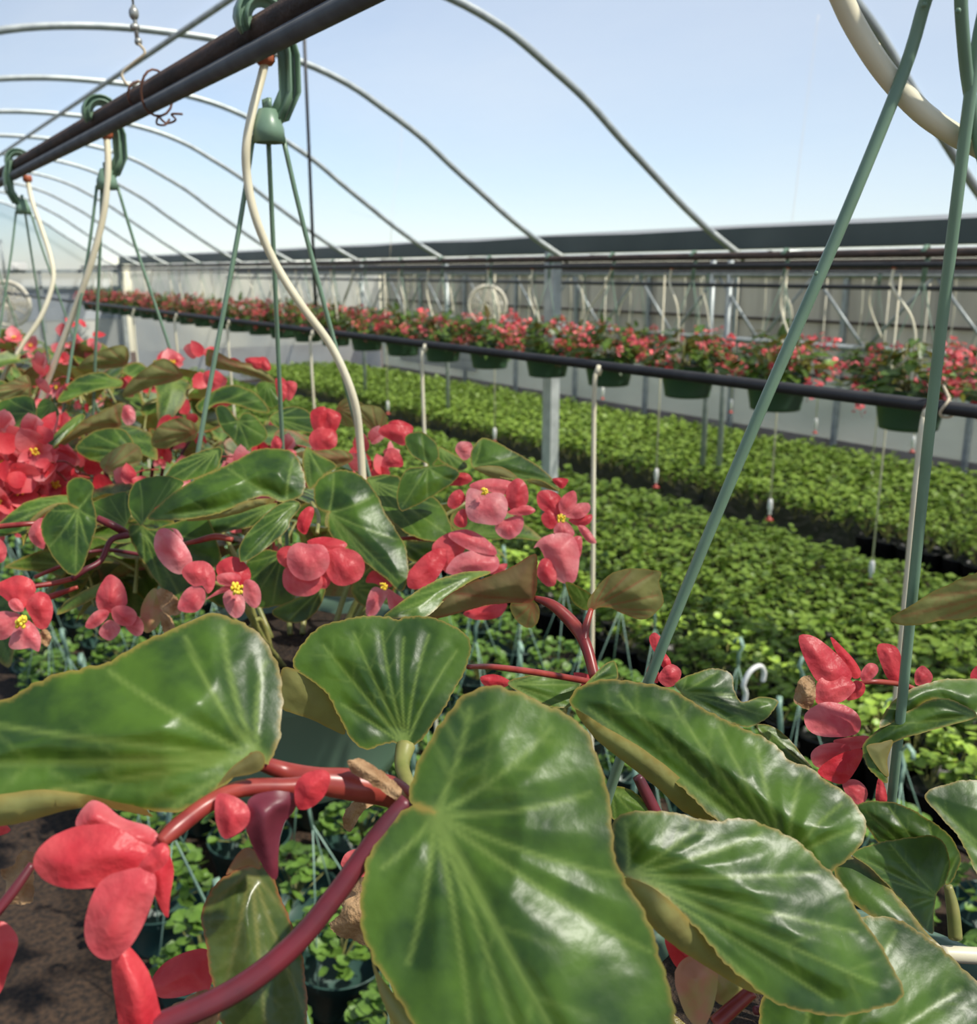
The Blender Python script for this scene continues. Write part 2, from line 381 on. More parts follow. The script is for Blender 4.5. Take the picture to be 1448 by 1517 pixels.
# ================================================================== THE SETTING
XE, XC, XL = 4.2, 1.62, -0.95
HALF = [(0, 1.178), (.35, 1.165), (.7, 1.115), (.98, 1.03), (1.2, .92), (1.45, .78), (1.66, .63), (1.88, .48), (2.08, .345), (2.26, .235), (2.42, .15), (2.52, .10), (2.58, .07)]
def hoop_pts(xc, Y, ext=0.0):
    h = [(-a, z) for a, z in HALF[::-1]]+HALF[1:]
    return [(xc+a*(1+ext), Y, EYE+z+ext) for a, z in h]
Y0H, DYH = 5.37, 1.56
HY = [Y0H+DYH*k for k in range(-4, 9)]
YEND = HY[-1]+.05; YBEG = -3.2
SW = 9.25      # side wall
m = MB(); box(m, (-6, -6, -.05), (14, 26, 0)); tag(m.build('floor', M['mulch'], smooth=False), 'dark brown mulch greenhouse floor', 'floor', kind='structure')
def film(name, prof, label):
    mb = MB(); ys = np.linspace(YBEG, YEND+.1, 26)
    vs = []; fs = []; n = len(prof)
    for j, y in enumerate(ys):
        for i, (x, z) in enumerate(prof): vs.append((x, y, z-.012*abs(math.sin(math.pi*(y-HY[0])/DYH))))
    for j in range(len(ys)-1):
        for i in range(n-1): fs.append((j*n+i, j*n+i+1, (j+1)*n+i+1, (j+1)*n+i))
    mb.add(vs, fs); tag(mb.build(name, M['film']), label, 'roof', kind='structure')
film('ceiling', [q for q in catmull([(p[0], p[2]) for p in hoop_pts(XC, 0, .012)], 4) if q[1] > EYE+.205], 'hazy clear plastic film roof over the near bay, sky showing through')
film('ceiling', [(XE+.2, EYE+.115), (6.0, EYE+.16), (7.6, EYE+.20), (SW+.05, EYE+.24)], 'hazy clear plastic film roof, low and nearly flat, over the far bay')
for j, y in enumerate(HY):
    for who in ('near', 'far'):
        mb = MB(); tube(mb, hoop_pts(XC, y) if who == 'near' else [(XE+.2, y, EYE+.10), (6.0, y, EYE+.145), (7.6, y, EYE+.185), (SW, y, EYE+.225)], .0185 if who == 'near' else .014, 10, smooth=4)
        tag(mb.build('roof_hoop' if who == 'near' else 'roof_rafter', M['galv']), WORDS[j]+(' galvanised roof hoop' if who == 'near' else ' galvanised low rafter')+' of the '+who+' bay, counted from the near end', 'roof hoop', 'roof hoops of the '+who+' bay', 'structure')
mb = MB(); pu = onX(240, 48, XC); tube(mb, [(XC, YBEG, EYE+1.15), (XC, YEND, EYE+1.15)], .015, 10, smooth=0)
tag(mb.build('ridge_purlin', M['galv']), 'galvanised ridge pipe running under the roof hoops', 'pipe', kind='structure')
def zat(x, y, X): return float(onX(x, y, X)[2])
# gutter channel between the bays
zt, zb = zat(1448, 315, XE), zat(1448, 360, XE)
for nm, xx, lb in (('gutter', XE, 'dark grey-green steel gutter between the two bays'), ('gutter', XL-.02, 'steel gutter on the left side of the near bay')):
    mb = MB(); box(mb, (xx+.01, YBEG, zb), (xx+.035, YEND, zt)); box(mb, (xx+.035, YBEG, zb), (xx+.20, YEND, zb+.02)); box(mb, (xx+.20, YBEG, zb), (xx+.22, YEND, zt))
    tag(mb.build(nm, M['gutter'], smooth=False), lb, 'gutter', kind='structure')
# posts
for px, lb in ((833, 'square galvanised gutter post behind the far basket row, near the middle'), (183, 'square galvanised gutter post far off behind the left-hand begonias'), (1760, 'square galvanised gutter post near the camera end')):
    K = 1751*XE; dep = K/(px+256); Y = (dep-.536*XE)/.81
    mb = MB(); box(mb, (XE-.02, Y-.05, 0), (XE+.055, Y+.05, zb+.01)); tag(mb.build('gutter_post', M['galvpost'], smooth=False), lb, 'post', 'gutter posts', 'structure')
# end gable
mb = MB(); prof = [(p[0], p[2]) for p in hoop_pts(XC, 0)]
mb.add([(x, YEND+.06, z) for x, z in prof]+[(x, YEND+.06, 1.2) for x, z in prof], [(i, i+1, len(prof)+i+1, len(prof)+i) for i in range(len(prof)-1)])
tag(mb.build('wall_end', M['film']), 'hazy plastic end wall of the near bay', 'wall', kind='structure')
mb = MB(); box(mb, (XL, YEND+.08, 0), (XE, YEND+.12, 1.75)); tag(mb.build('wall_end', M['curtain'], smooth=False), 'grey lower end wall of the near bay', 'wall', kind='structure')
mb = MB(); box(mb, (XL, YEND, 1.97), (XE, YEND+.05, 2.03)); box(mb, (XL, YEND, 1.72), (XE, YEND+.05, 1.76))
for x in (-.1, .9, 1.9, 2.9): box(mb, (x, YEND, 1.0), (x+.05, YEND+.05, 2.0))
tag(mb.build('trim_1', M['galv'], smooth=False), 'galvanised framing across the end wall', 'frame', kind='structure')
mb = MB(); prof2 = [(XE+.2, EYE+.115), (6.0, EYE+.16), (7.6, EYE+.20), (SW, EYE+.24)]
mb.add([(x, YEND+.06, z) for x, z in prof2]+[(x, YEND+.06, 0) for x, z in prof2], [(i, i+1, len(prof2)+i+1, len(prof2)+i) for i in range(len(prof2)-1)])
tag(mb.build('wall_end', M['curtain']), 'pale plastic end wall of the far bay', 'wall', kind='structure')
# side wall of the far bay: upper panel, rail, clear plastic, base
z1, z2, z3 = zat(1448, 488, SW), zat(1300, 566, SW), zat(1300, 662, SW)
mb = MB(); box(mb, (SW, YBEG, z2), (SW+.04, YEND, EYE+.02)); tag(mb.build('wall_side', M['panel'], smooth=False), 'grey-beige rolled curtain panels along the upper side wall', 'wall', kind='structure')
mb = MB(); box(mb, (SW, YBEG, z3), (SW+.03, YEND, z2)); tag(mb.build('wall_side', M['clearwall'], smooth=False), 'cloudy grey-green plastic sheeting on the lower side wall', 'wall', kind='structure')
mb = MB(); box(mb, (SW, YBEG, 0), (SW+.05, YEND, z3)); tag(mb.build('baseboard_side', pm('brown_base', (.24, .20, .17, 1), (.34, .30, .27, 1), .8, 1.6), smooth=False), 'brown-grey base board along the side wall', 'base board', kind='structure')
mb = MB()
for z in (z1, z2, EYE-.06): box(mb, (SW-.05, YBEG, z-.015), (SW, YEND, z+.015))
tag(mb.build('trim_2', M['rust'], smooth=False), 'dark rails along the side wall', 'rail', kind='structure')
mb = MB(); box(mb, (SW-.08, 14.3, .3), (SW-.03, 17.0, z2+.35)); tag(mb.build('siding_panel', M['siding'], smooth=False), 'white horizontal board panel in the side wall near the far corner', 'wall panel', kind='structure')
for k in range(11):
    y = .6+k*1.56; mb = MB(); box(mb, (SW-.07, y, 0), (SW-.01, y+.05, EYE)); tag(mb.build('wall_stud', M['galv'], smooth=False), 'galvanised stud against the side wall, '+WORDS[k]+' from the near end', 'stud', 'side wall studs', 'structure')
# outside, beyond the walls
# lattice girder in the far bay
XT = 6.3; zc, zd = zat(1300, 408, XT), zat(1448, 530, XT)
mb = MB(); tube(mb, [(XT, YBEG, zc), (XT, YEND, zc)], .022, 8, smooth=0); t = empty('lattice_girder', (XT, 4, zc), 'grey lattice girder with zigzag bracing across the far bay', 'girder', kind='structure')
mb.build('top_chord', M['galv'], t); mb = MB(); tube(mb, [(XT, YBEG, zd), (XT, YEND, zd)], .026, 8, smooth=0); mb.build('bottom_chord', M['galv'], t)
K = 1751*XT
y = (K/(1316+256)-.536*XT)/.81-1.0*4
while y < YEND-1:
    mb = MB(); tube(mb, [(XT, y, zd), (XT, y+.5, zc)], .012, 6, smooth=0); mb.build('brace', M['galv'], t)
    mb = MB(); tube(mb, [(XT, y+.5, zc), (XT, y+1.0, zd)], .012, 6, smooth=0); mb.build('brace', M['galv'], t); y += 1.0
for px in (1077, 1103, 548, 676):
    dep = K/(px+256); Y = (dep-.536*XT)/.81; mb = MB(); tube(mb, [(XT, Y, 0), (XT, Y, EYE+.1)], .025, 8, smooth=0)
    tag(mb.build('girder_post', M['galv']), {1077: 'thin galvanised post, left of the close pair below the girder', 1103: 'thin galvanised post, right of the close pair below the girder', 548: 'thin galvanised girder post far back beside the end wall', 676: 'thin galvanised girder post behind the far baskets, left of the middle'}[px], 'post', None, 'structure')

# ------------------------------------------------------------------ overhead pipes
XP = .395
def longpipe(name, mat, X, Z, r, label, y0=YBEG, y1=YEND, cat='pipe', sag=None):
    mb = MB(); tube(mb, [(X, y0, Z), (X, (y0+y1)/2, Z), (X, y1, Z)], r, 12, smooth=0); return tag(mb.build(name, mat), label, cat)
Zbr = EYE+.236; Zgr = EYE+.2115
longpipe('support_pipe', M['rust'], XP, Zbr, .0135, 'rusty brown pipe carrying the nearest hanging baskets')
longpipe('drip_line', M['greypipe'], XP-.012, Zgr, .0095, 'grey plastic water pipe strapped under the nearest rusty pipe')
XB = 1.264; ZB = EYE-.183
longpipe('drip_line', M['blackpipe'], XB, ZB, .0098, 'black plastic water pipe crossing in front of the far green pots')
XF = 3.6; ZF = .5*(zat(1448, 363, XF)+zat(860, 390, XF))
longpipe('support_pipe', M['rust'], XF, ZF, .018, 'rusty brown pipe carrying the far basket row')
longpipe('drip_line', M['blackpipe'], XF-.05, ZF-.045, .012, 'dark water pipe under the pipe of the far basket row')
XG = 6.15; ZG = zat(1448, 398, XG)
longpipe('support_pipe', M['rust'], XG, ZG, .02, 'brown pipe carrying the hindmost basket row')
longpipe('drip_line', M['blackpipe'], XG-.05, zat(1448, 428, XG), .016, 'dark water pipe of the hindmost basket row')
longpipe('support_pipe', M['rust'], 7.9, zat(1448, 385, 7.9), .02, 'brown pipe running high in front of the side wall')
# ties and cable on the near pipe
def at_pipe(px, py, X=XP): return onX(px, py, X)
def wire_loop(Y, label, tail=None, mat='wirebrown', z0=None, z1=None, x=XP-.006, rx=.02, r=.0016):
    z0 = z0 or (Zgr-.014); z1 = z1 or (Zbr+.018); mb = MB(); cz = (z0+z1)/2; rz = (z1-z0)/2
    tube(mb, [(x+rx*math.cos(a), Y+.004*math.sin(a*2), cz+rz*math.sin(a)) for a in np.linspace(0, 2*math.pi, 19)], r, 6, smooth=0, caps=False)
    if tail: 
        for tl in tail: tube(mb, tl, r*.9, 6)
    return tag(mb.build('wire_tie', M[mat]), label, 'wire tie')
Yt = float(onX(236, 100, XP)[1]); p0 = (XP-.006, Yt, Zgr-.014)
wire_loop(Yt, 'rusty wire looped around both near pipes, ends twisted below', [[p0, (XP+.004, Yt, Zgr-.022), (XP+.014, Yt-.008, Zgr-.018), (XP+.008, Yt-.012, Zgr-.012), (XP+.02, Yt-.02, Zgr-.012)], [p0, (XP-.01, Yt-.004, Zgr-.024), (XP-.002, Yt-.012, Zgr-.026), (XP+.006, Yt-.008, Zgr-.018)]])
Yc = float(onX(208, 140, XP)[1])
wire_loop(Yc, 'rusty wire ring around the near brown pipe below the steel cable', None, z0=Zbr-.017, z1=Zbr+.019, x=XP, rx=.017)
cb = empty('suspension_cable', (XP, Yc, Zbr+.02), 'steel suspension cable with clamp above the near brown pipe', 'cable')
mb = MB(); tube(mb, [(XP, Yc, EYE+1.1), (XP, Yc, Zbr+.115)], .0016, 6, smooth=0); mb.build('cable', M['steelwire'], cb)
mb = MB(); blob(mb, (XP, Yc, Zbr+.105), .007, sc=(1, 1, 1.3)); blob(mb, (XP, Yc, Zbr+.088), .005, sc=(1.4, 1, 1)); blob(mb, (XP+.003, Yc, Zbr+.07), .0055); tube(mb, [(XP, Yc, Zbr+.115), (XP+.002, Yc, Zbr+.066)], .003, 6, smooth=0); mb.build('cable_clamp', M['steelwire'], cb)
mb = MB(); tube(mb, [(XP, Yc, Zbr+.07), (XP+.008, Yc-.01, Zbr+.055), (XP-.006, Yc, Zbr+.042), (XP-.02, Yc+.01, Zbr+.028), (XP-.014, Yc, Zbr+.012), (XP, Yc, Zbr+.02)], .002, 6); mb.build('twisted_end', M['rope'], cb)
mb = MB(); q = onX(457, 200, XC); tube(mb, [(q[0], q[1], EYE+1.14), (q[0], q[1], float(onX(457, 452, XC)[2]))], .0068, 8, smooth=0); tag(mb.build('hanging_rod', M['blackpipe']), 'thin black vertical rod hanging from the ridge pipe', 'rod')
for a, lb in ((((1213, 22), (1200, 120), (1186, 230), (1175, 320), (1167, 368)), 'thin pale string hanging below the roof hoop at right'), (((595, 172), (594, 230), (583, 300), (578, 382)), 'thin pale string hanging faintly at the middle of the roof')):
    Yk = HY[3] if a[0][0] > 1000 else HY[5]; mb = MB(); tube(mb, [onY(x, y, Yk) for x, y in a], .0022 if a[0][0] > 1000 else .002, 5); tag(mb.build('hanging_string', M['rope']), lb, 'string')
# rope ties on the black pipe
for px, lb, mt in ((1380, 'orange-brown tie around the black water pipe', 'wirebrown'), (1405, 'pale twine tie around the black water pipe above the right drip tube', 'rope')):
    Yq = float(onX(px, 600, XB)[1]); wire_loop(Yq, lb, [[(XB, Yq, ZB+.012), (XB-.006, Yq+.006, ZB+.03), (XB+.004, Yq, ZB+.012)]], mt, ZB-.013, ZB+.013, XB, .013, .0022)
# circulation fans
def fan(px, py, d, rad, label, up=.35):
    c = at(px, py, d); t = empty('circulation_fan', c, label, 'fan')
    fr = Matrix((R, U, -F)).transposed().to_4x4()
    def P(u, v, z): return np.array([u, v, z])
    mb = MB()
    for rr in np.linspace(rad*.2, rad, 7):
        tube(mb, [c+R*rr*math.cos(a)+np.array([0, 0, 1])*rr*math.sin(a)-F*.03*(1-(rr/rad)**2) for a in np.linspace(0, 2*math.pi, 25)], .006 if rr < rad*.98 else .018, 5, smooth=0, caps=False)
    for k in range(12):
        a = k*math.pi/6; tube(mb, [c-F*.03, c+R*rad*math.cos(a)+np.array([0, 0, 1])*rad*math.sin(a)], .005, 5, smooth=0)
    mb.build('cage', M['fan'], t); mb = MB(); blob(mb, c+F*.04, rad*.28); mb.build('motor', M['white'], t)
    mb = MB()
    for k in range(4):
        a0 = k*math.pi/2; q = []
        for rr, da in ((.2, -.3), (.85, -.25), (.9, .35), (.2, .3)): q.append(c+F*(.03+.04*da)+R*rad*rr*math.cos(a0+da)+np.array([0, 0, 1])*rad*rr*math.sin(a0+da))
        mb.add(q, [(0, 1, 2, 3)])
    mb.build('blade', M['white'], t); mb = MB(); tube(mb, [c+np.array([0, 0, rad]), c+np.array([0, 0, rad+up])], .01, 6, smooth=0); mb.build('hanger_rod', M['galv'], t)
fan(12, 450, 8.5, .19, 'round cream circulation fan at the far left edge')
fan(722, 452, 8.8, .17, 'round cream circulation fan hanging in the far bay behind the baskets', .4)
c = onY(27, 394, YEND-.05); mb = MB(); box(mb, c-np.array([.12, .05, .06]), c+np.array([.12, .03, .06])); box(mb, c-np.array([.08, .07, .04]), c+np.array([.0, -.04, .02])); tag(mb.build('control_box', M['white'], smooth=False), 'small white box mounted high on the far end wall at left', 'box')

# ------------------------------------------------------------------ generic begonia pieces
LEAF2D = [(0, 0), (-.10, .05), (-.19, .14), (-.19, .28), (-.07, .39), (.14, .43), (.36, .39), (.62, .27), (.86, .11), (1.0, -.02), (.84, -.10), (.6, -.20), (.35, -.26), (.12, -.26), (-.06, -.20), (-.10, -.08)]
def leaf_mesh(name, seed, mat, N=22, droop=.25, fold=.22, flip=1):
    rnd = random.Random(seed)
    ol = [(x*(1+rnd.uniform(-.06, .06)), flip*y*(1+rnd.uniform(-.12, .12))) for x, y in LEAF2D]; ol[0] = (0, 0)
    V, Fs, de, vein, ridge, edge, md, size, c = tri2d(ol, (0.0, 0.0), (.97, 0), 3, .006, N, seed=seed)
    x, y = V[:, 0], V[:, 1]
    z = fold*np.abs(y)-droop*np.clip(x, 0, 2)**2-.35*droop*np.abs(y)**1.5-ridge*.012+.018*np.sin(x*9+seed)*np.cos(y*8+seed)
    mb = MB(); mb.add(np.c_[x, y, z], [f if True else f for f in Fs], 0, vein=vein, edge=edge)
    # petiole
    tube(mb, [(0, 0, -.01), (-.12, 0, -.12), (-.25, .02, -.36)], [.022, .02, .024], 6, 1)
    return mb.mesh(name, [mat, M['stem_green']])
LM = [leaf_mesh('begonia_leaf', 11+i, M['leaf'] if i < 5 else M['leaf_young'], 20, (.15, .3, .4, .22, .35, .3, .2)[i], (.2, .35, .1, .5, .28, .5, .3)[i], 1 if i % 2 else -1) for i in range(7)]
def petal(mb, ax, nrm, ln, wd, cup=.3, tone=.3, base=None, n=7, curl=.0, mi=0):
    """one petal growing from base along ax, face normal nrm"""
    ax = np.array(ax, float); ax /= np.linalg.norm(ax); nrm = np.array(nrm, float); nrm -= ax*(nrm@ax); nrm /= np.linalg.norm(nrm); sd = np.cross(nrm, ax)
    base = np.zeros(3) if base is None else np.array(base, float); vs = []; tn = []; fs = []; vn = []
    for i in range(n+1):
        t = i/n; wv = wd*.5*math.sin(math.pi*min(1, (t*.94+.06))**.75)**.62 if t < 1 else .02*wd
        for j in range(n+1):
            s = j/n*2-1; p = base+ax*ln*(t-.04*s*s*(t > .5))+sd*wv*s+nrm*(cup*ln*(t*t*.5+.55*(s*wv/ln)**2*2)-curl*ln*t**3); vs.append(p); tn.append(tone*(.4+1.1*t)); vn.append(.35*(math.sin(s*14)*.5+.5)*(1-t*.5))
    for i in range(n):
        for j in range(n): a = i*(n+1)+j; fs.append((a, a+1, a+n+2, a+n+1))
    mb.add(vs, fs, mi, tone=tn, vein=vn)
def flower_meshes(kind, seed, n=7):
    """returns petal mesh, stamen mesh or None; unit = metres, faces +Z"""
    rnd = random.Random(seed); mb = MB(); st = None
    if kind == 'open':
        for a, ln, wd in ((90, .026, .026), (270, .028, .027), (0, .02, .011), (180, .02, .011)):
            a = math.radians(a+rnd.uniform(-8, 8)); ax = (math.cos(a), math.sin(a), rnd.uniform(.0, .3)); petal(mb, ax, (0, 0, 1), ln, wd, .35, rnd.uniform(.4, .8), n=n)
        st = MB()
        for k in range(16): blob(st, (rnd.uniform(-.0035, .0035), rnd.uniform(-.0035, .0035), .003+rnd.uniform(0, .003)), .0012, 3)
        st = st.mesh('stamens', M['stamen'])
    elif kind == 'shut':
        for sg in (1, -1): petal(mb, (0, 1, .05*sg), (0, 0, sg), .028, .028, -.28, rnd.uniform(.4, .8), n=n)
        petal(mb, (.7, .6, .5), (0, 0, 1), .016, .012, .3, .3, n=n); petal(mb, (-.7, .6, .5), (0, 0, 1), .016, .012, .3, .3, n=n)
    elif kind == 'winged':
        for k in range(3):
            a = k*2.094+rnd.random(); d = np.array([math.cos(a), 0, math.sin(a)])
            petal(mb, d*.75+np.array([0, 1, 0]), np.cross(d, (0, 1, 0)), .026, .018, .1, .15, n=n)
        for k in range(5):
            a = k*1.256; petal(mb, (math.cos(a)*.8, 1.0, math.sin(a)*.8), (math.cos(a), -.8, math.sin(a)), .017, .013, .3, .55, base=(0, .018, 0), n=n)
    elif kind == 'cluster':
        for k in range(9):
            o_ = np.array([rnd.uniform(-.028, .028), rnd.uniform(-.028, .028), rnd.uniform(-.02, .02)]); ax = np.array([rnd.uniform(-1, 1), rnd.uniform(-1, .6), rnd.uniform(-.6, .8)])
            petal(mb, ax, (rnd.uniform(-.6, .6), rnd.uniform(-.5, .5), 1), rnd.uniform(.018, .028), rnd.uniform(.016, .027), rnd.uniform(-.3, .4), rnd.uniform(.05, .8), base=o_, n=n)
    tube(mb, [(0, 0, -.002), (0, -.002, -.02), (0, .01, -.045)], .0011, 5, 1)
    return mb.mesh('begonia_flower', [M['petal'], M['stem']]), st
FM = [flower_meshes('open', 1), flower_meshes('open', 2), flower_meshes('shut', 3), flower_meshes('winged', 4), flower_meshes('cluster', 5), flower_meshes('cluster', 6), flower_meshes('winged', 8)]
# pots
def pot_mesh(rad, h, mat, name='pot', seg=44):
    mb = MB(); rb = rad*.76
    lathe(mb, [(0, -h), (rb*.9, -h), (rb, -h+.004), (rb*1.02, -h+.02), (rad*.93, -.034), (rad*.95, -.032), (rad*.955, -.008), (rad, -.004), (rad, 0), (rad*.965, 0), (rad*.94, -.006), (rad*.91, -.03), (rb*.97, -h+.02), (0, -h+.012)], seg=seg)
    return mb.mesh(name, mat)
def soil_mesh(rad, seed=0):
    mb = MB(); rnd = random.Random(seed); vs = [(0, 0, -.012)]; fs = []
    for i in range(1, 9):
        for k in range(32): a = k*math.pi/16; r_ = rad*.93*i/8; vs.append((r_*math.cos(a), r_*math.sin(a), -.022+.008*rnd.random()))
    for k in range(32): fs.append((0, 1+k, 1+(k+1) % 32))
    for i in range(7):
        for k in range(32): a = 1+i*32+k; b = 1+i*32+(k+1) % 32; fs.append((a, a+32, b+32, b))
    mb.add(vs, fs); return mb.mesh('soil', M['soil'])
def hanger_mesh(hub, rad, thick=.0026, hook=.105, seed=0, pipe_r=.0135, big=True, rot=0.3):
    """hook over the pipe, hub plate and nothing else; wires apart. Origin at the rim centre."""
    mb = MB(); top = hub+hook; r = pipe_r+.006
    arc = [(r*math.cos(a), 0, top+r*math.sin(a)) for a in np.linspace(math.radians(215), math.radians(-15), 14)]
    pts = arc+[(r*1.15, 0, top-.03), (.022, 0, hub+.04), (.008, 0, hub+.012)]
    ws = [.004, .014]+[.022]*(len(arc)-2)+[.024, .024, .02]
    strip(mb, pts, ws, .0022); strip(mb, pts, [w_*.12 for w_ in ws], .016)
    strip(mb, [(p[0]*1.38, 0, top+(p[2]-top)*1.38 if p[2] > top-.02 else p[2]) if i < len(arc) else (p[0]+.011, 0, p[2]) for i, p in enumerate(pts)], [w_*.8 for w_ in ws], .002)
    lathe(mb, [(0, hub+.024), (.009, hub+.022), (.016, hub+.004), (.017, hub-.010), (.0135, hub-.010), (.012, hub+.002), (0, hub+.006)], seg=16)
    for s in (-1, 0, 1):
        tube(mb, [(0, s*.006, hub+.02), (.0, s*.006, hub+.032)], .0028, 6, smooth=0)
    return mb.mesh('hanger_hook', M['wire'])
def wire_mesh(hub, rad, ang, r=.0025, bend=.0):
    mb = MB(); e = (rad*math.cos(ang), rad*math.sin(ang), -.008); s = (.0155*math.cos(ang), .0155*math.sin(ang), hub-.004)
    tube(mb, [s, (s[0]*.8+e[0]*.2*.8, s[1]*.8+e[1]*.2*.8, hub*.82), ((s[0]+e[0])*.5, (s[1]+e[1])*.5, hub*.49), e], r, 6, smooth=3)
    tube(mb, [e, (e[0]*1.0, e[1], -.02)], r*1.3, 6, smooth=0); return mb.mesh('hanger_wire', M['wire'])
# ================================================================== DISTANT BASKETS (two rows) 
def dome_pt(rnd, rad, h):
    a = rnd.uniform(0, 2*math.pi); r_ = rad*math.sqrt(rnd.random()); z = h*(1-(r_/rad)**2)*rnd.uniform(.35, 1)
    return a, r_, z
def low_leaf(mb, p, ax, nrm, ln, wd, mi=0, tone=0.0, under=0.0):
    ax = ax/np.linalg.norm(ax); nrm = nrm-ax*(nrm@ax); nrm = nrm/(np.linalg.norm(nrm)+1e-9); sd = np.cross(nrm, ax)
    vs = [p, p+ax*ln*.25+sd*wd*.48, p+ax*ln*.25-sd*wd*.4, p+ax*ln*.32-nrm*wd*.08, p+ax*ln*.65+sd*wd*.36-nrm*ln*.03, p+ax*ln*.65-sd*wd*.3-nrm*ln*.03, p+ax*ln*.66-nrm*wd*.16, p+ax*ln-nrm*ln*.16]
    mb.add(vs, [(0, 3, 1), (0, 2, 3), (1, 3, 6, 4), (3, 2, 5, 6), (4, 6, 7), (6, 5, 7)], mi, vein=[.5, 0, 0, .6, 0, 0, .5, 0], tone=tone)
def far_foliage(seed, nl=120, rad=.27, h=.22):
    rnd = random.Random(seed); mb = MB()
    for i in range(nl):
        a, r_, z = dome_pt(rnd, rad, h); d = np.array([math.cos(a), math.sin(a), 0]); p = d*r_*.8+np.array([0, 0, z-.01])
        ax = d*rnd.uniform(.4, 1)+np.array([rnd.uniform(-.5, .5), rnd.uniform(-.5, .5), rnd.uniform(-.5, .35)]); nr = np.array([0, 0, 1.0])+d*rnd.uniform(0, .8)
        low_leaf(mb, p, ax, nr, rnd.uniform(.07, .12), rnd.uniform(.045, .065))
    for i in range(14):
        a, r_, z = dome_pt(rnd, rad*.6, h); tube(mb, [(0.03*math.cos(a), .03*math.sin(a), -.02), (r_*math.cos(a), r_*math.sin(a), z)], .003, 5, 1, smooth=0)
    return mb.mesh('foliage', [M['leaf'], M['stem_green']])
def far_blossom(seed, kind):
    me, st = flower_meshes('cluster', seed, 4); return me
FB = [far_blossom(50+i, 0) for i in range(4)]; FF = [far_foliage(70+i) for i in range(4)]
POTM = pot_mesh(.15, .168, M['pot']); SOILM = soil_mesh(.15)
tagmb = MB(); box(tagmb, (-.022, -.0015, -.012), (.022, .0015, .012)); TAGM = tagmb.mesh('plant_tag', M['tag'], False)
def far_basket(X, Y, Z, hubz, pipez, label, group, seed, nfl=17, scale=1.0, tg=False):
    rnd = random.Random(seed); t = empty('begonia_basket', (X, Y, Z), label, 'hanging basket', group)
    link_part('pot', POTM, t, scale=scale); link_part('soil', SOILM, t, scale=scale)
    hub = (pipez-Z)-.10
    mb = MB(); 
    for a in (.4, 2.5, 4.6): tube(mb, [(0, 0, hub), (.145*scale*math.cos(a), .145*scale*math.sin(a), -.01)], .0021, 5, smooth=0)
    strip(mb, [(0, 0, hub-.01), (.004, 0, hub+.06), (.024, 0, hub+.10), (.0, 0, hub+.13), (-.024, 0, hub+.105)], .022, .003)
    hm = mb.mesh('hanger', M['wire']); link_part('hanger', hm, t)
    link_part('foliage', FF[seed % 4], t, rot=(0, 0, rnd.uniform(0, 6.28)), scale=scale)
    for i in range(nfl):
        a = rnd.uniform(0, 6.28); r_ = rnd.uniform(.14, .29)*scale; z = rnd.uniform(-.02, .19)-(r_-.14)*.4
        # most clusters hang on the sunny front side
        if math.cos(a-math.radians(235)) < -.3 and rnd.random() < .5: a += math.pi
        o = link_part('flower_cluster', FB[i % 4], t, (r_*math.cos(a), r_*math.sin(a), z), (rnd.uniform(-.6, .6), rnd.uniform(-.6, .6), rnd.uniform(0, 6.28)), scale*rnd.uniform(.85, 1.25))
    if tg:
        link_part('plant_tag', TAGM, t, (.152*math.cos(math.radians(237))*scale, .152*math.sin(math.radians(237))*scale, -.05), (0, 0, math.radians(237+90)))
    return t
ZRF = .5*(zat(1185, 553, XF)+zat(1047, 545, XF))
def xpx(x, X): dep = 1751*X/(x+256); return (dep-.536*X)/.81
tube_shapes = [[(.0, 0), (-.01, -.08), (.05, -.19), (.07, -.33), (.05, -.42)], [(0, 0), (0, -.12), (.06, -.26), (.10, -.42)], [(0, 0), (-.03, -.14), (.0, -.24), (.10, -.41)], [(0, 0), (-.08, -.12), (-.20, -.24), (-.24, -.36)], [(0, 0), (.0, -.08), (.10, -.2), (.12, -.32), (.03, -.42)]]
FAR_PX = [1600, 1395, 1185, 1047, 925, 830, 741, 669, 608, 553]
Y = xpx(553, XF)
YF = [xpx(x, XF) for x in FAR_PX]
while YF[-1] < YEND-1.0: YF.append(YF[-1]+.60)
for k, Y in enumerate(YF):
    far_basket(XF, Y, ZRF, 0, ZF, ('far-row green hanging pot of red begonias behind the black pipe, ' + ('just beyond the right edge' if k == 0 else WORDS[k-1]+' from the right')), 'begonia baskets in the far row', 100+k, nfl=24, tg=k in (5, 6, 8, 12, 13, 15))
    shp = tube_shapes[(k*3+1) % 5]; mb = MB(); ty = Y+(.1 if k % 2 else -.06)
    tube(mb, [(XF-.05, ty-dy, ZF-.05+dz) for dy, dz in shp], .0055, 7); t = empty('drip_tube', (XF-.05, ty, ZF-.05), 'curved cream drip tube above the '+(WORDS[k-1] if k else 'off-frame rightmost')+' far-row basket', 'drip tube', 'drip tubes of the far row'); mb.build('tube', M['tube'], t)
    mb = MB(); tube(mb, [(XF-.05, ty, ZF-.045), (XF-.05, ty, ZF-.062)], .009, 8, smooth=0); mb.build('grommet', M['grommet'], t)
ZRG = zat(1190, 533, XG)
Y = xpx(1500, XG); k = 0
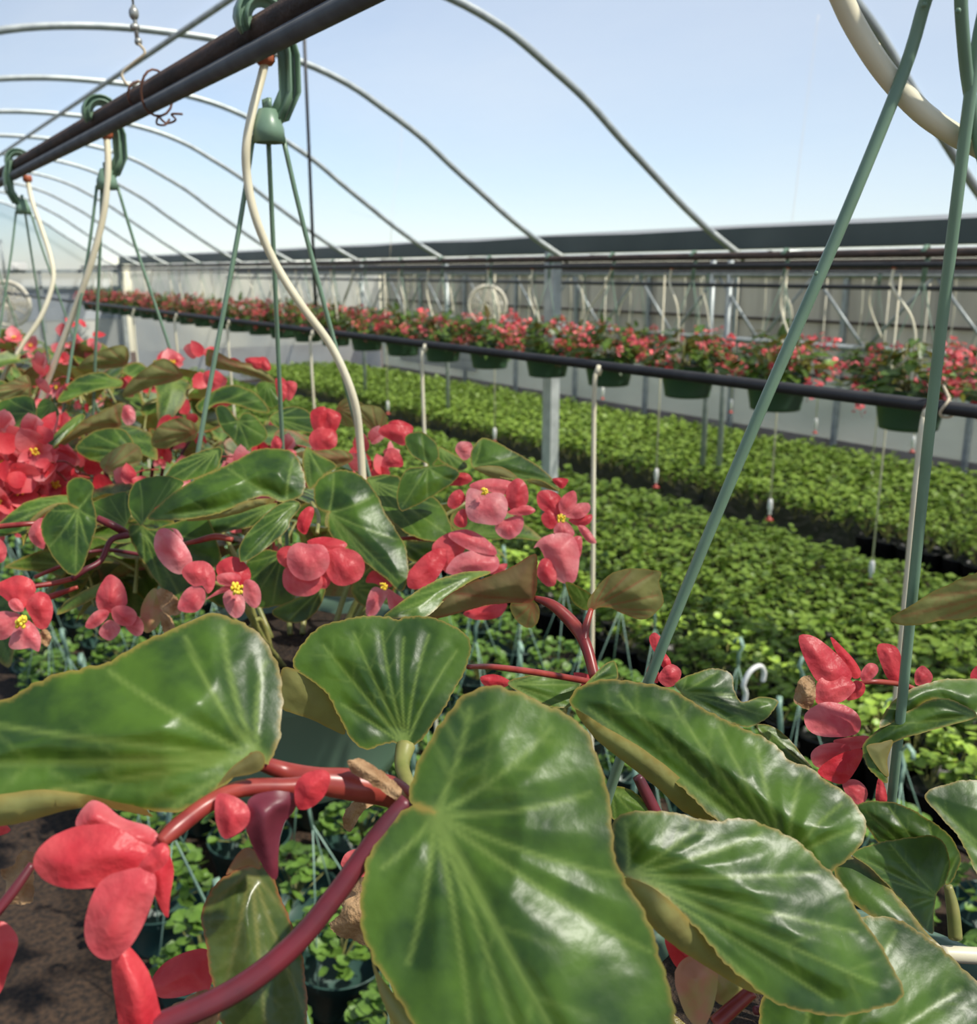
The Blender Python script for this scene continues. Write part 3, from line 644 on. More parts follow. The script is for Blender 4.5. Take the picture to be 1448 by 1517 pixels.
while Y < YEND-2 and k < 24:
    far_basket(XG, Y, ZRG, 0, ZG, 'begonia basket in the hindmost hanging row under the girder, '+WORDS[k]+' from the right', 'begonia baskets in the hindmost row', 300+k, nfl=9, scale=.95)
    shp = tube_shapes[(k*2) % 5]; mb = MB(); tube(mb, [(XG-.05, Y-dy, ZG-.06+dz) for dy, dz in shp], .007, 6); tag(mb.build('drip_tube', M['tube']), 'thin cream drip tube of the hindmost row, '+WORDS[k]+' from the right', 'drip tube', 'drip tubes of the hindmost row')
    Y += .82; k += 1
# thin straight strings/tubes in front of the side wall
for k in range(26):
    Y = 1.6+k*.62+.13*((k*7) % 5); X = 7.7; mb = MB(); tube(mb, [(X, Y, EYE+.02), (X, Y-.02, EYE-.35), (X, Y+.01, EYE-.62-.08*(k % 3))], .0055, 6)
    tag(mb.build('wall_drip_tube', M['tube']), 'thin straight drip tube hanging before the side wall, '+WORDS[k]+' from the right', 'drip tube', 'drip tubes before the side wall')
# mist nozzles on long drops
def mister(x, y, X, label, ztop=None):
    p = onX(x, y, X); t = empty('mist_nozzle', p, label, 'mist nozzle', 'hanging mist nozzles'); zt_ = ztop or (EYE-.008 if X < 6 else EYE-.03)
    mb = MB(); tube(mb, [(p[0], p[1], zt_), (p[0], p[1], p[2]+.12)], .0055, 6, smooth=0); mb.build('drop_tube', M['tube'], t)
    mb = MB(); lathe(mb, [(0, .13), (.012, .125), (.016, .10), (.016, .06), (.010, .05), (.012, .03), (.006, .02), (0, .02)], p, 12); mb.build('check_valve', M['white'], t)
    mb = MB(); lathe(mb, [(0, .02), (.006, .02), (.008, .005), (.024, -.003), (.026, -.012), (0, -.014)], p, 12); mb.build('nozzle_tip', M['redplastic'], t)
XM = 4.75
longpipe('mist_line', M['greypipe'], XM, EYE-.005, .008, 'thin grey water line above the white mist nozzles of the bed gap')
longpipe('mist_line', M['greypipe'], 7.4, EYE-.03, .008, 'thin grey water line above the mist nozzles near the plastic wall')
for i, (x, y) in enumerate(((1290, 862), (1140, 768), (972, 720), (733, 655), (575, 612), (1510, 960))):
    mister(x, y, XM, ('white mist nozzle above the dark gap between beds, '+('off the right edge' if i == 5 else WORDS[i]+' from the right')))
for i, (x, y) in enumerate(((1352, 668), (1208, 640), (1083, 610), (893, 590), (1290, 720))):
    mister(x, y, 7.4, 'white mist nozzle hanging in front of the plastic wall, '+('low beside the green wire' if i == 4 else WORDS[i]+' from the right'))

# ================================================================== FLOOR BEDS
def seedling_foliage(seed, mat, rad, h, n, ls, ret=False):
    rnd = random.Random(seed); mb = MB()
    for i in range(n):
        a = rnd.uniform(0, 6.28); r_ = rad*math.sqrt(rnd.random()); d = np.array([math.cos(a), math.sin(a), 0]); z = h*(1-.55*(r_/rad)**2)*rnd.uniform(.72, 1.05)
        p = d*r_*.8+np.array([0, 0, z]); nr = np.array([0, 0, 1.0])+d*(r_/rad)*.7+np.array([rnd.uniform(-.5, .5), rnd.uniform(-.5, .5), 0]); ax = d+np.array([rnd.uniform(-.9, .9), rnd.uniform(-.9, .9), rnd.uniform(-.2, .4)])
        ax = ax/np.linalg.norm(ax); nr = nr-ax*(nr@ax); nr /= np.linalg.norm(nr); sd = np.cross(nr, ax); l = ls*rnd.uniform(.7, 1.2)
        vs = [p+nr*-.0]; m_ = 7
        for k in range(m_):
            b = 2*math.pi*k/m_+.2; rr = l*.5*(1.0 if k % 2 else .84); vs.append(p+ax*(l*.25+rr*math.cos(b))+sd*rr*math.sin(b)+nr*l*.10)
        vs[0] = p+ax*l*.2-nr*l*.02
        mb.add(vs, [(0, 1+k, 1+(k+1) % m_) for k in range(m_)], 0, vein=[.6]+[0]*m_, edge=[0]+[.5]*m_)
        if i % 4 == 0: tube(mb, [(0, 0, 0.0), tuple(p)], .002, 4, 1, smooth=0, caps=False)
    return mb.mesh('foliage', [mat, M['stem_green']]) if not ret else mb
BPOT = MB(); lathe(BPOT, [(0, 0), (.062, 0), (.078, .14), (.082, .142), (.082, .15), (.075, .15), (.072, .135), (0, .135)], seg=20); BPOT = BPOT.mesh('pot', M['blackpot'])
XB1 = (3.08, 5.22); XB2 = (5.92, 8.05)
S1 = [seedling_foliage(i, M['seed1'], .115, .19, 46, .048) for i in range(5)]
S2 = [seedling_foliage(20+i, M['seed2'], .12, .22, 64, .036) for i in range(4)]
cells = []
for b, (x0, x1) in enumerate((XB1, XB2)):
    sp = .165; y = -.5
    while y < YEND-.6:
        x = x0+.08
        while x < x1-.05:
            p = (x+random.uniform(-.015, .015), y+random.uniform(-.015, .015)); q = pr((p[0], p[1], .3))
            if q[2] > .5 and -60 < q[0] < 1510 and 350 < q[1] < 1560: cells.append((q[2], b, p))
            x += sp
        y += sp
cells.sort()
near = cells[:300]; rest = cells[300:]
for d, b, (x, y) in near:
    t = empty('potted_seedling', (x, y, 0), 'bushy bright green potted seedling in the close-set nearer floor bed' if b == 0 else 'fine-leaved bright green potted seedling in the floor bed along the side wall', 'potted plant', 'seedlings of the nearer floor bed' if b == 0 else 'seedlings of the wall-side floor bed')
    link_part('pot', BPOT, t); me = random.choice(S1 if b == 0 else S2); s = random.uniform(.9, 1.12)
    link_part('foliage', me, t, (0, 0, .135), (0, 0, random.uniform(0, 6.28)), (s, s, s*random.uniform(.85, 1.12)))
def merge(cellset, metas, name, label, kindmat, z, lod):
    """all remaining plants of a bed as one mesh"""
    V = []; Fc = []; A = {'vein': [], 'edge': []}; k = 0
    src = []
    for mb in metas: src.append((np.array(mb.v), mb.f, np.array(mb.a['vein']), np.array(mb.a['edge']), mb.mi))
    mi = []
    for d, b, (x, y) in cellset:
        v, f, ve, ed, mm = random.choice(src); a = random.uniform(0, 6.28); s = random.uniform(.92, 1.15); c_, s_ = math.cos(a)*s, math.sin(a)*s
        V.append(np.c_[v[:, 0]*c_-v[:, 1]*s_+x, v[:, 0]*s_+v[:, 1]*c_+y, v[:, 2]*s+z]); Fc += [tuple(i+k for i in ff) for ff in f]; k += len(v); A['vein'].append(ve); A['edge'].append(ed); mi += mm
    me = bpy.data.meshes.new(name); me.from_pydata(np.concatenate(V).tolist(), [], Fc)
    for key in A: at_ = me.attributes.new(key, 'FLOAT', 'POINT'); at_.data.foreach_set('value', np.concatenate(A[key]).astype(np.float32))
    me.materials.append(kindmat); me.materials.append(M['stem_green']); me.polygons.foreach_set('material_index', mi); me.polygons.foreach_set('use_smooth', [True]*len(Fc)); me.update()
    o = bpy.data.objects.new(name, me); COL.objects.link(o); return tag(o, label, 'seedlings', None, 'stuff')
merge([c for c in rest if c[1] == 0], [seedling_foliage(40+i, M['seed1'], .12, .19, 26, .062, True) for i in range(4)], 'seedling_bed', 'dense bright green seedlings filling the back of the nearer floor bed', M['seed1'], .135, 0)
merge([c for c in rest if c[1] == 1], [seedling_foliage(50+i, M['seed2'], .125, .22, 32, .055, True) for i in range(4)], 'seedling_bed', 'dense fine green seedlings filling the back of the floor bed along the wall', M['seed2'], .135, 0)
for (x0, x1), lb in ((XB1, 'low black tray under the nearer floor bed'), (XB2, 'low black tray under the wall-side floor bed')):
    mb = MB(); box(mb, (x0, -.5, .0), (x1, YEND-.5, .012)); tag(mb.build('floor_tray', M['blackpot'], smooth=False), lb, 'tray')

# ------------------------------------------------------------------ baskets standing on the floor with their hangers upright
def floor_foliage(seed):
    rnd = random.Random(seed); mb = MB()
    m2 = seedling_foliage(seed, M['seed3'], .17, .17, 95, .045, True); return m2.mesh('foliage', [M['seed3'], M['stem_green']])
FFOL = [floor_foliage(90+i) for i in range(3)]; FPOT = pot_mesh(.14, .15, M['pot_teal'])
mb = MB(); hb = .42
for a in (.3, 2.4, 4.5): tube(mb, [(0, 0, hb), (.135*math.cos(a), .135*math.sin(a), -.005)], .0023, 5, smooth=0)
FHW = mb.mesh('hanger_wire', M['wire_pale'])
mb = MB(); strip(mb, [(0, 0, hb-.01), (0, 0, hb+.05), (.018, 0, hb+.085), (.0, 0, hb+.115), (-.022, 0, hb+.10), (-.026, 0, hb+.08)], .016, .004); FHH = mb.mesh('hanger_hook', M['wire_pale'])
mb = MB(); strip(mb, [(0, 0, hb-.01), (0, 0, hb+.05), (.02, 0, hb+.085), (.0, 0, hb+.12), (-.024, 0, hb+.10), (-.028, 0, hb+.07)], .018, .007); FHHW = mb.mesh('hanger_hook', M['white'])
mb = MB(); tube(mb, [(0, 0, hb-.01), (-.012, 0, hb+.04), (-.04, 0, hb+.075), (-.03, 0, hb+.125), (.01, 0, hb+.145), (.045, 0, hb+.12), (.055, 0, hb+.085)], .0085, 8); FHHW = mb.mesh('hanger_hook', M['white'])
nfb = 0; wdone = False
for ci, X in enumerate((.62, .95, 1.29, 1.63, 1.98, 2.33, 2.68)):
    y = .55+.17*(ci % 2)
    while y < 15.5:
        q = pr((X, y, .2)); q2 = pr((X, y, .6))
        if q2[2] > .3 and -120 < q[0] < 1560 and q2[1] < 1650:
            rnd = random.Random(nfb*13+5); xx = X+rnd.uniform(-.02, .02); yy = y+rnd.uniform(-.02, .02)
            lb = 'teal-green basket of soft green foliage standing on the floor, hanger upright, one of many'
            whook = X == 2.33 and abs(y-2.16) < .02 and not wdone; wdone = wdone or whook
            t = empty('floor_basket', (xx, yy, .152), lb if not whook else 'floor basket with a white plastic hook standing up beside the bed edge', 'potted plant', 'baskets standing on the floor' if not whook else None)
            link_part('pot', FPOT, t); link_part('foliage', FFOL[nfb % 3], t, (0, 0, -.03), (0, 0, rnd.uniform(0, 6.28)), rnd.uniform(.95, 1.1))
            hr = (rnd.uniform(-.13, .13), rnd.uniform(-.13, .13), rnd.uniform(0, 6.28)) if not whook else (.15, .2, 0); link_part('hanger_wire', FHW, t, rot=hr); link_part('hanger_hook', FHHW if whook else FHH, t, rot=hr); nfb += 1
        y += .36
print('floor baskets', nfb)
# vertical tubes dropping from the black pipe
for i, (x, xb, yb) in enumerate(((1430, 1365, 1200), (915, 900, 980), (647, 648, 700), (475, 477, 640), (348, 350, 560), (268, 268, 520), (204, 204, 500))):
    Yq = xpx(x, XB); p = np.array([XB, Yq, ZB]); k = WORDS[i]
    t = empty('drip_tube', p, 'cream drip tube dropping straight from the black pipe, '+k+' from the right', 'drip tube', 'drip tubes of the black pipe')
    mb = MB(); tube(mb, [p, p+[-.012, 0, -.012], p+[-.02, 0, -.06], p+[-.012, 0, -.4], p+[-.0, 0, -.9], p+[.02, 0, -1.35]], .0048, 8); mb.build('tube', M['tube'], t)
    mb = MB(); tube(mb, [p+[-.006, 0, 0], p+[-.014, 0, -.016]], .0075, 8, smooth=0); mb.build('grommet', M['tube'], t)
print('background done')

# ================================================================== NEAR ROW OF HANGING BASKETS
HUBS = [onX(1465, -150, XP), onX(398, 200, XP), onX(157, 255, XP), onX(35, 315, XP)]
HZ = EYE+.138; ZRN = HZ-.55
ys = [float(h[1]) for h in HUBS]; ys = [ys[0], ys[1], ys[2], ys[3], ys[3]+.80, ys[3]+1.6, ys[3]+2.4, ys[3]+3.3]
NPOT = pot_mesh(.15, .155, M['pot_pale']); NSOIL = soil_mesh(.15, 3)
HANG_LABELS = ['nearest hanging basket, its big glossy begonia leaves filling the foreground', 'hanging basket of red begonias behind the nearest one, pale green pot in view',
  'third nearest hanging basket of red begonias, cream tube dropping into it', 'fourth nearest hanging basket of red begonias, at the left edge',
  'fifth nearest begonia basket, low at the left edge behind the fourth', 'sixth nearest begonia basket in the left row', 'seventh nearest begonia basket in the left row', 'eighth nearest begonia basket in the left row']
def near_basket(k):
    t = empty('begonia_basket', (XP, ys[k], ZRN), HANG_LABELS[k], 'hanging basket', 'begonia baskets on the nearest pipe')
    link_part('pot', NPOT, t); link_part('soil', NSOIL, t); return t
NB = [near_basket(k) for k in range(8)]
HUB = HZ-ZRN
HKM = hanger_mesh(HUB, .15)
def wires(t, dirs, hub=HUB, r=.0026, hx=(0, 0)):
    for a in dirs: link_part('hanger_wire', wire_mesh(hub, .146, a, r), t)
for k in range(1, 8):
    fl = (0, 0, 0); link_part('hanger_hook', HKM, NB[k], rot=(0, 0, math.pi if k == 3 else 0))
# wire directions chosen from where the wires meet the rims
def wdir(px, py, k):
    best = None
    for a in np.linspace(0, 2*math.pi, 73):
        p = np.array([XP+.0, ys[k], ZRN])+np.array([.146*math.cos(a), .146*math.sin(a), 0]); h = np.array([XP, ys[k], HZ])
        for s in np.linspace(.2, 1, 20):
            q = pr(h+(p-h)*s); e = (q[0]-px)**2+(q[1]-py)**2
            if best is None or e < best[0]: best = (e, a)
    return best[1]
wires(NB[1], [wdir(236, 700, 1), wdir(540, 700, 1), wdir(420, 655, 1)])
wires(NB[2], [wdir(140, 600, 2), wdir(305, 650, 2), wdir(80, 600, 2)])
wires(NB[3], [wdir(100, 480, 3), wdir(2, 425, 3), wdir(60, 470, 3)])
for k in range(4, 8): wires(NB[k], [.5, 2.6, 4.7])
# nearest basket: wires run from the hub above the frame to the rim
t0 = NB[0]
def bwire(pts, r=.0027):
    mb = MB(); tube(mb, [at(*p) for p in pts], r, 10); return mb.build('hanger_wire', M['wire'], t0)
bwire([(1462, -130, .380), (1425, -100, .385), (1395, -45, .39), (1372, 0, .40), (1338, 110, .41), (1240, 350, .425), (1103, 665, .45), (962, 1008, .49), (895, 1200, .52), (862, 1330, .53)])
bwire([(1462, -130, .380), (1470, -60, .39), (1462, 0, .40), (1448, 70, .405), (1424, 250, .42), (1375, 660, .46), (1322, 1180, .53), (1290, 1400, .58)])
bwire([(1462, -130, .380), (1432, -80, .385), (1424, -20, .39), (1428, 60, .40), (1436, 130, .41), (1458, 240, .42), (1530, 500, .43), (1700, 900, .47)])
mb = MB()
for c in ((1370, 7, .397), (1420, 16, .388), (1198+12, 405, .428), (1160, 530, .437)): blob(mb, at(*c), .0012, 5, sc=(1, 1, 1))
mb.build('hanger_wire', M['wire'], t0)
mb = MB(); h0 = at(1462, -130, .38)
def bow(p, q): return [p, q]
strip(mb, [(XP+.004, ys[0], HZ-.0), (XP+.006, ys[0], HZ+.03), (XP+.02, ys[0], Zbr-.02), (XP+.021, ys[0], Zbr), (XP, ys[0], Zbr+.021), (XP-.021, ys[0], Zbr), (XP-.018, ys[0], Zbr-.012)], .022, .003); mb.build('hanger_hook', M['wire'], t0)
# drip tubes of the near row
def near_tube(pts, label, gr=True, r=.0048):
    P = [at(*p) if p[0] > 5 or p[0] < -1 else np.array(p) for p in pts]; t = empty('drip_tube', P[0], label, 'drip tube', 'drip tubes of the nearest pipe')
    mb = MB(); tube(mb, P, r, 12); mb.build('tube', M['tube'], t)
    if gr:
        mb = MB(); z = P[0][2]; lathe(mb, [(0, .012), (.008, .012), (.010, .008), (.010, .001), (.007, -.003), (0, -.003)], P[0], 16); mb.build('grommet', M['grommet'], t)
    return t
def dk(x): return 650/(x+256)
dd = pr((XP-.012, onX(393, 90, XP-.012)[1], Zgr-.012))[2]
near_tube([(393, 92, .985), (386, 120, .985), (374, 165, .98), (365, 215, .98), (366, 260, .99), (378, 320, 1.0), (405, 385, 1.02), (445, 450, 1.03), (492, 515, 1.05), (524, 590, 1.07), (534, 660, 1.09), (540, 760, 1.10)], 'cream drip tube with orange grommet curving down in front of the second basket hanger', r=.0044)
near_tube([(158, 203, 1.55), (160, 250, 1.55), (153, 320, 1.56), (130, 405, 1.58), (95, 500, 1.62), (60, 595, 1.66), (50, 640, 1.68)], 'cream drip tube with orange grommet slanting down over the third basket', r=.0052)
near_tube([(41, 268, 2.2), (48, 300, 2.2), (62, 340, 2.2), (76, 385, 2.2), (78, 420, 2.2), (60, 470, 2.2), (30, 515, 2.2), (8, 552, 2.2), (-5, 580, 2.2)], 'cream drip tube with orange grommet bending left above the fourth basket', r=.0052)
near_tube([(XP-.012, .297, Zgr-.010), (XP-.022, .297, Zgr-.045), (1226, -50, .402), (1243, -12, .405), (1268, 40, .41), (1310, 105, .415), (1365, 165, .42), (1420, 203, .425), (1470, 232, .43), (1560, 330, .46), (1640, 560, .5)], 'thick cream drip tube crossing the top right corner', gr=True, r=.0046)
near_tube([(1395, 1413, .50), (1450, 1416, .50), (1520, 1420, .5), (1580, 1380, .5)], 'cream drip tube lying on the soil of the nearest basket', gr=False, r=.0042)

# ------------------------------------------------------------------ generic leaves and flowers of the near baskets
def orient(ax, nrm):
    ax = Vector([float(c) for c in ax]).normalized(); n = Vector([float(c) for c in nrm]); n = (n-ax*n.dot(ax)).normalized(); s = n.cross(ax)
    return Matrix((ax, s, n)).transposed().to_euler()
def fill(k, nleaf, nflow, ok, rad=.36, h=.20, seed=0):
    rnd = random.Random(900+k+seed); t = NB[k]; nl = nf = 0; tries = 0
    while nl < nleaf and tries < 6000:
        tries += 1
        a, r_, z = dome_pt(rnd, rad, h); d = np.array([math.cos(a), math.sin(a), 0]); p = d*(.03+r_*.95)+np.array([0, 0, z+.01])
        if r_ > .2: p[2] -= (r_-.2)*rnd.uniform(0, .5)
        q = pr(np.array([XP, ys[k], ZRN])+p)
        if not ok(q, 'leaf'): continue
        ax = d*rnd.uniform(.5, 1.2)+np.array([rnd.uniform(-.7, .7), rnd.uniform(-.7, .7), rnd.uniform(-.55, .35)]); nr = np.array([rnd.uniform(-.45, .45), rnd.uniform(-.75, .25), 1.0])+d*rnd.uniform(-.2, .7)
        link_part('leaf', rnd.choice(LM), t, p, orient(ax, nr), rnd.uniform(.085, .125)); nl += 1
    tries = 0
    while nf < nflow and tries < 6000:
        tries += 1
        a = rnd.uniform(0, 6.28); r_ = rnd.uniform(.10, rad*1.05); d = np.array([math.cos(a), math.sin(a), 0]); p = d*r_+np.array([0, 0, h*(1.02-(r_/rad)**2)*rnd.uniform(.5, 1.1)+rnd.uniform(-.03, .03)])
        q = pr(np.array([XP, ys[k], ZRN])+p)
        if not ok(q, 'flower'): continue
        nr = np.array([-.35, -.75, .25])+np.array([rnd.uniform(-.7, .7), rnd.uniform(-.5, .5), rnd.uniform(-.5, .5)]); ax = np.array([rnd.uniform(-.5, .5), rnd.uniform(-.5, .5), -1])
        me, st = FM[rnd.randrange(len(FM))]; n = Vector([float(c) for c in nr]).normalized(); y = Vector([float(c) for c in ax]); y = (y-n*y.dot(n)).normalized(); x = y.cross(n)
        e = Matrix((x, y, n)).transposed().to_euler()
        s = rnd.uniform(.95, 1.3); o = link_part('flower', me, t, p, e, s)
        if st: link_part('stamens', st, o)
        nf += 1
def ok1(q, kind):
    x, y, d = q
    if kind == 'flower': return d > 1.10 and y < 740 and x < 600
    return (d > 1.08 and 575 < y < 800 and x < 690) or (d > 1.2 and y < 900 and x < 640)
fill(1, 46, 12, ok1)
fill(2, 92, 56, lambda q, k_: True, .42, .27)
fill(3, 92, 45, lambda q, k_: True, .44, .27)
fill(4, 80, 45, lambda q, k_: True, .42, .2); fill(5, 70, 45, lambda q, k_: True, .42, .2); fill(6, 60, 40, lambda q, k_: True, .42, .2); fill(7, 60, 40, lambda q, k_: True, .42, .2)
fill(0, 26, 4, lambda q, k_: (q[0] > 1560 or (q[1] > 1600 and q[2] > .3)) and q[2] > .3, .26, .12)
for k in range(8):
    mb = MB(); rnd = random.Random(k+4)
    for i in range(14):
        a = rnd.uniform(0, 6.28); r_ = rnd.uniform(.08, .25); b = np.array([XP+.05*math.cos(a), ys[k]+.05*math.sin(a), ZRN-.015]); e = np.array([XP+r_*math.cos(a), ys[k]+r_*math.sin(a), ZRN+rnd.uniform(.05, .16)])
        if k == 0: e = b+(e-b)*.5
        tube(mb, [b, (b+e)/2+np.array([0, 0, .03]), e], [.0035, .003, .002], 7)
    mb.build('stem', M['stem_green' if k % 2 else 'stem_purple'], NB[k])

# ================================================================== TRACED PIECES OF THE TWO NEAREST BASKETS
sd = [0]
def L(k, ol, d, s=(0, .5), J=None, tip=None, bulge=.07, fold=.0, under=0, extra=None, serr=.0065, N=40, mat='leaf', nv=3, wave=.012, targets=None):
    sd[0] += 1; mb = MB(); patch(mb, ol, d, s, bulge, fold, J, tip, nv, serr, N, under, 0, targets, 0, wave, sd[0])
    for ex in (extra or []):
        o_, dd_, ss_, uu = ex; patch(mb, o_, dd_, ss_, .05, 0, None, None, 0, serr*.5, 22, uu, 0, None, 0, .01, sd[0]+50)
    mb.build('leaf', M[mat], NB[k])
def FL(k, petals, stam=None, d=.9, mat='petal', name='flower'):
    """petals: (outline, tilt, bulge, tone, depth offset)"""
    mb = MB(); sd[0] += 1
    for i, p in enumerate(petals):
        ol, s, b, t_ = p[:4]; off = p[4] if len(p) > 4 else 0.0
        c = np.mean(np.array(ol, float), 0); patch(mb, ol, d+off, s, b, 0, (c[0], c[1]) if False else ol[0], None, 3, .002, 18, 0, t_, None, 0, .03, sd[0]*3+i, True)
    f = mb.build(name, M[mat], NB[k])
    if stam:
        mb = MB(); x, y, r = stam; rnd = random.Random(sd[0]); c = at(x, y, d-.012)
        for i in range(26):
            q = c+(R*rnd.uniform(-1, 1)+U*rnd.uniform(-1, 1)-F*rnd.uniform(0, 1))*r*d/FPX*.75; blob(mb, q, r*d/FPX*.24, 4, sc=(1, 1, 1.3))
        mb.build('stamens', M['stamen'], f)
    return f
def ST(k, pts, rpx, mat='stem', name='stem'): mb = MB(); ptube(mb, pts, rpx); mb.build(name, M[mat], NB[k])
# --- nearest basket (0)
L(0, [(382, 1122), (345, 1155), (310, 1180), (270, 1200), (220, 1203), (150, 1190), (100, 1178), (40, 1178), (-20, 1187), (-110, 1180), (-190, 1140), (-150, 1095), (-70, 1062), (0, 1038), (60, 1008), (120, 990), (170, 975), (215, 950), (262, 928), (300, 912), (322, 910), (350, 920), (380, 932), (398, 955), (412, 990), (419, 1040), (418, 1080), (408, 1112), (392, 1135)], .35, (.15, .55), (383, 1124), (-185, 1135), .10,
  extra=[([(-120, 1215), (-60, 1225), (0, 1224), (45, 1216), (100, 1200), (150, 1196), (200, 1205), (235, 1211), (215, 1198), (160, 1185), (110, 1174), (50, 1170), (-10, 1178), (-110, 1185)], .335, (0, -.4), 1), ([(322, 1166), (340, 1140), (360, 1124), (380, 1112), (392, 1120), (390, 1138), (372, 1147), (345, 1152)], .335, (0, -.2), 1)],
  targets=[(60, 1175), (250, 1200), (-60, 1065), (150, 985), (270, 930), (330, 915), (395, 970)], N=56)
L(0, [(603, 1108), (625, 1095), (650, 1062), (675, 1020), (692, 985), (698, 962), (692, 943), (675, 928), (650, 918), (625, 912), (602, 913), (588, 919), (570, 912), (530, 914), (490, 922), (465, 935), (450, 950), (434, 980), (440, 995), (465, 1010), (485, 1030), (502, 1060), (515, 1088), (532, 1105), (548, 1111), (570, 1102), (585, 1100)], .44, (0, .35), (602, 1106), (470, 945), .05,
  extra=[([(417, 992), (440, 992), (465, 1003), (483, 1025), (500, 1055), (513, 1088), (490, 1080), (462, 1066), (432, 1056), (416, 1045)], .445, (.1, -.3), 1)], targets=[(520, 925), (565, 925), (600, 935), (640, 930), (685, 955), (500, 1040)], N=50)
L(0, [(645, 1205), (612, 1192), (605, 1180), (612, 1150), (632, 1108), (650, 1075), (668, 1048), (690, 1028), (720, 1019), (755, 1021), (790, 1033), (820, 1048), (850, 1066), (872, 1090), (887, 1120), (899, 1160), (904, 1200), (908, 1240), (916, 1275), (930, 1310), (950, 1345), (968, 1378), (981, 1420), (991, 1460), (1002, 1517), (1010, 1570), (970, 1640), (880, 1690), (780, 1660), (690, 1590), (625, 1530), (585, 1475), (550, 1410), (531, 1350), (541, 1290), (562, 1240), (585, 1207), (615, 1192)], .33, (-.05, .42), (645, 1207), (890, 1660), .06,
  extra=[([(545, 1392), (560, 1440), (600, 1490), (650, 1545), (640, 1560), (590, 1525), (562, 1470)], .332, (0, .2), 1)], targets=[(700, 1035), (830, 1065), (890, 1170), (935, 1300), (985, 1420), (600, 1440), (560, 1290), (700, 1560), (800, 1640)], N=64)
L(0, [(845, 1042), (848, 1024), (870, 1012), (910, 1007), (960, 1012), (1000, 1024), (1045, 1050), (1085, 1073), (1120, 1085), (1145, 1100), (1172, 1128), (1200, 1135), (1225, 1157), (1250, 1172), (1270, 1192), (1283, 1215), (1280, 1240), (1265, 1265), (1240, 1287), (1205, 1300), (1150, 1290), (1100, 1250), (1060, 1213), (1000, 1160), (940, 1112), (890, 1077), (858, 1057)], .45, (-.1, .65), (1170, 1275), (852, 1035), .09,
  extra=[([(852, 1050), (895, 1076), (945, 1104), (1000, 1145), (1045, 1190), (1064, 1215), (1020, 1208), (975, 1168), (920, 1125), (880, 1092)], .447, (0, -.5), 1)], targets=[(905, 1015), (985, 1025), (1060, 1060), (1120, 1090), (1190, 1140), (1255, 1185), (1278, 1225)], N=58)
L(0, [(926, 1298), (910, 1270), (906, 1240), (910, 1218), (925, 1206), (950, 1201), (990, 1202), (1030, 1212), (1062, 1215), (1095, 1213), (1130, 1220), (1165, 1235), (1200, 1262), (1240, 1300), (1265, 1340), (1285, 1370), (1305, 1400), (1325, 1435), (1338, 1460), (1334, 1480), (1310, 1492), (1270, 1503), (1220, 1504), (1180, 1497), (1140, 1480), (1100, 1450), (1060, 1410), (1020, 1362), (980, 1325), (950, 1308)], .375, (.1, .45), (930, 1296), (1325, 1470), .07,
  extra=[([(925, 1300), (958, 1310), (985, 1328), (1025, 1366), (1065, 1413), (1105, 1452), (1135, 1477), (1100, 1464), (1050, 1434), (1000, 1402), (965, 1372), (942, 1332)], .374, (.2, -.3), 1)], targets=[(925, 1212), (1040, 1215), (1140, 1228), (1230, 1290), (1290, 1385), (1250, 1495), (1120, 1460)], N=58)
L(0, [(1125, 1535), (1130, 1480), (1170, 1430), (1215, 1390), (1260, 1362), (1310, 1357), (1360, 1378), (1410, 1418), (1450, 1455), (1500, 1515), (1490, 1590), (1380, 1650), (1230, 1650), (1140, 1600)], .43, (.05, .5), (1180, 1620), (1440, 1455), .08, N=44)
L(0, [(1262, 1264), (1300, 1249), (1345, 1241), (1385, 1238), (1402, 1254), (1408, 1280), (1402, 1306), (1390, 1322), (1384, 1350), (1383, 1384), (1365, 1370), (1340, 1338), (1310, 1306), (1285, 1282)], .47, (.1, .3), (1392, 1330), (1265, 1266), .04,
  extra=[([(1236, 1288), (1258, 1268), (1285, 1282), (1312, 1308), (1345, 1345), (1372, 1380), (1400, 1408), (1375, 1402), (1335, 1386), (1295, 1360), (1256, 1330)], .462, (0, 1.0), 0)], N=40)
L(0, [(1268, 1198), (1285, 1187), (1330, 1190), (1370, 1210), (1405, 1235), (1423, 1265), (1420, 1288), (1403, 1312), (1385, 1290), (1345, 1262), (1305, 1250), (1285, 1225)], .50, (-.3, .2), (1404, 1308), (1275, 1195), .06)
L(0, [(1370, 1178), (1400, 1162), (1448, 1155), (1500, 1168), (1560, 1220), (1545, 1320), (1490, 1318), (1450, 1297), (1424, 1245), (1392, 1208)], .45, (0, .5), (1530, 1320), (1375, 1182), .07, N=34)
L(0, [(1425, 1060), (1448, 1060), (1500, 1062), (1530, 1040), (1500, 1015), (1448, 1006), (1395, 1007), (1352, 1020), (1322, 1040), (1302, 1078), (1340, 1062), (1385, 1035)], .52, (.1, .5), (1448, 1060), (1305, 1080), .05, N=34)
L(0, [(1448, 1062), (1410, 1074), (1360, 1088), (1325, 1100), (1308, 1118), (1316, 1160), (1290, 1142), (1278, 1112), (1288, 1092), (1320, 1068), (1360, 1046), (1395, 1034), (1430, 1045)], .51, (-.1, .3), (1446, 1060), (1290, 1120), .05,
  extra=[([(1284, 1106), (1305, 1100), (1324, 1097), (1315, 1125), (1317, 1152), (1300, 1136)], .505, (0, 0), 1)], N=34)
L(0, [(1320, 915), (1345, 900), (1370, 884), (1400, 868), (1448, 848), (1520, 828), (1560, 860), (1530, 895), (1448, 915), (1400, 919), (1360, 926), (1332, 926)], .47, (0, -.5), (1550, 862), (1322, 917), .04, under=1, nv=4)
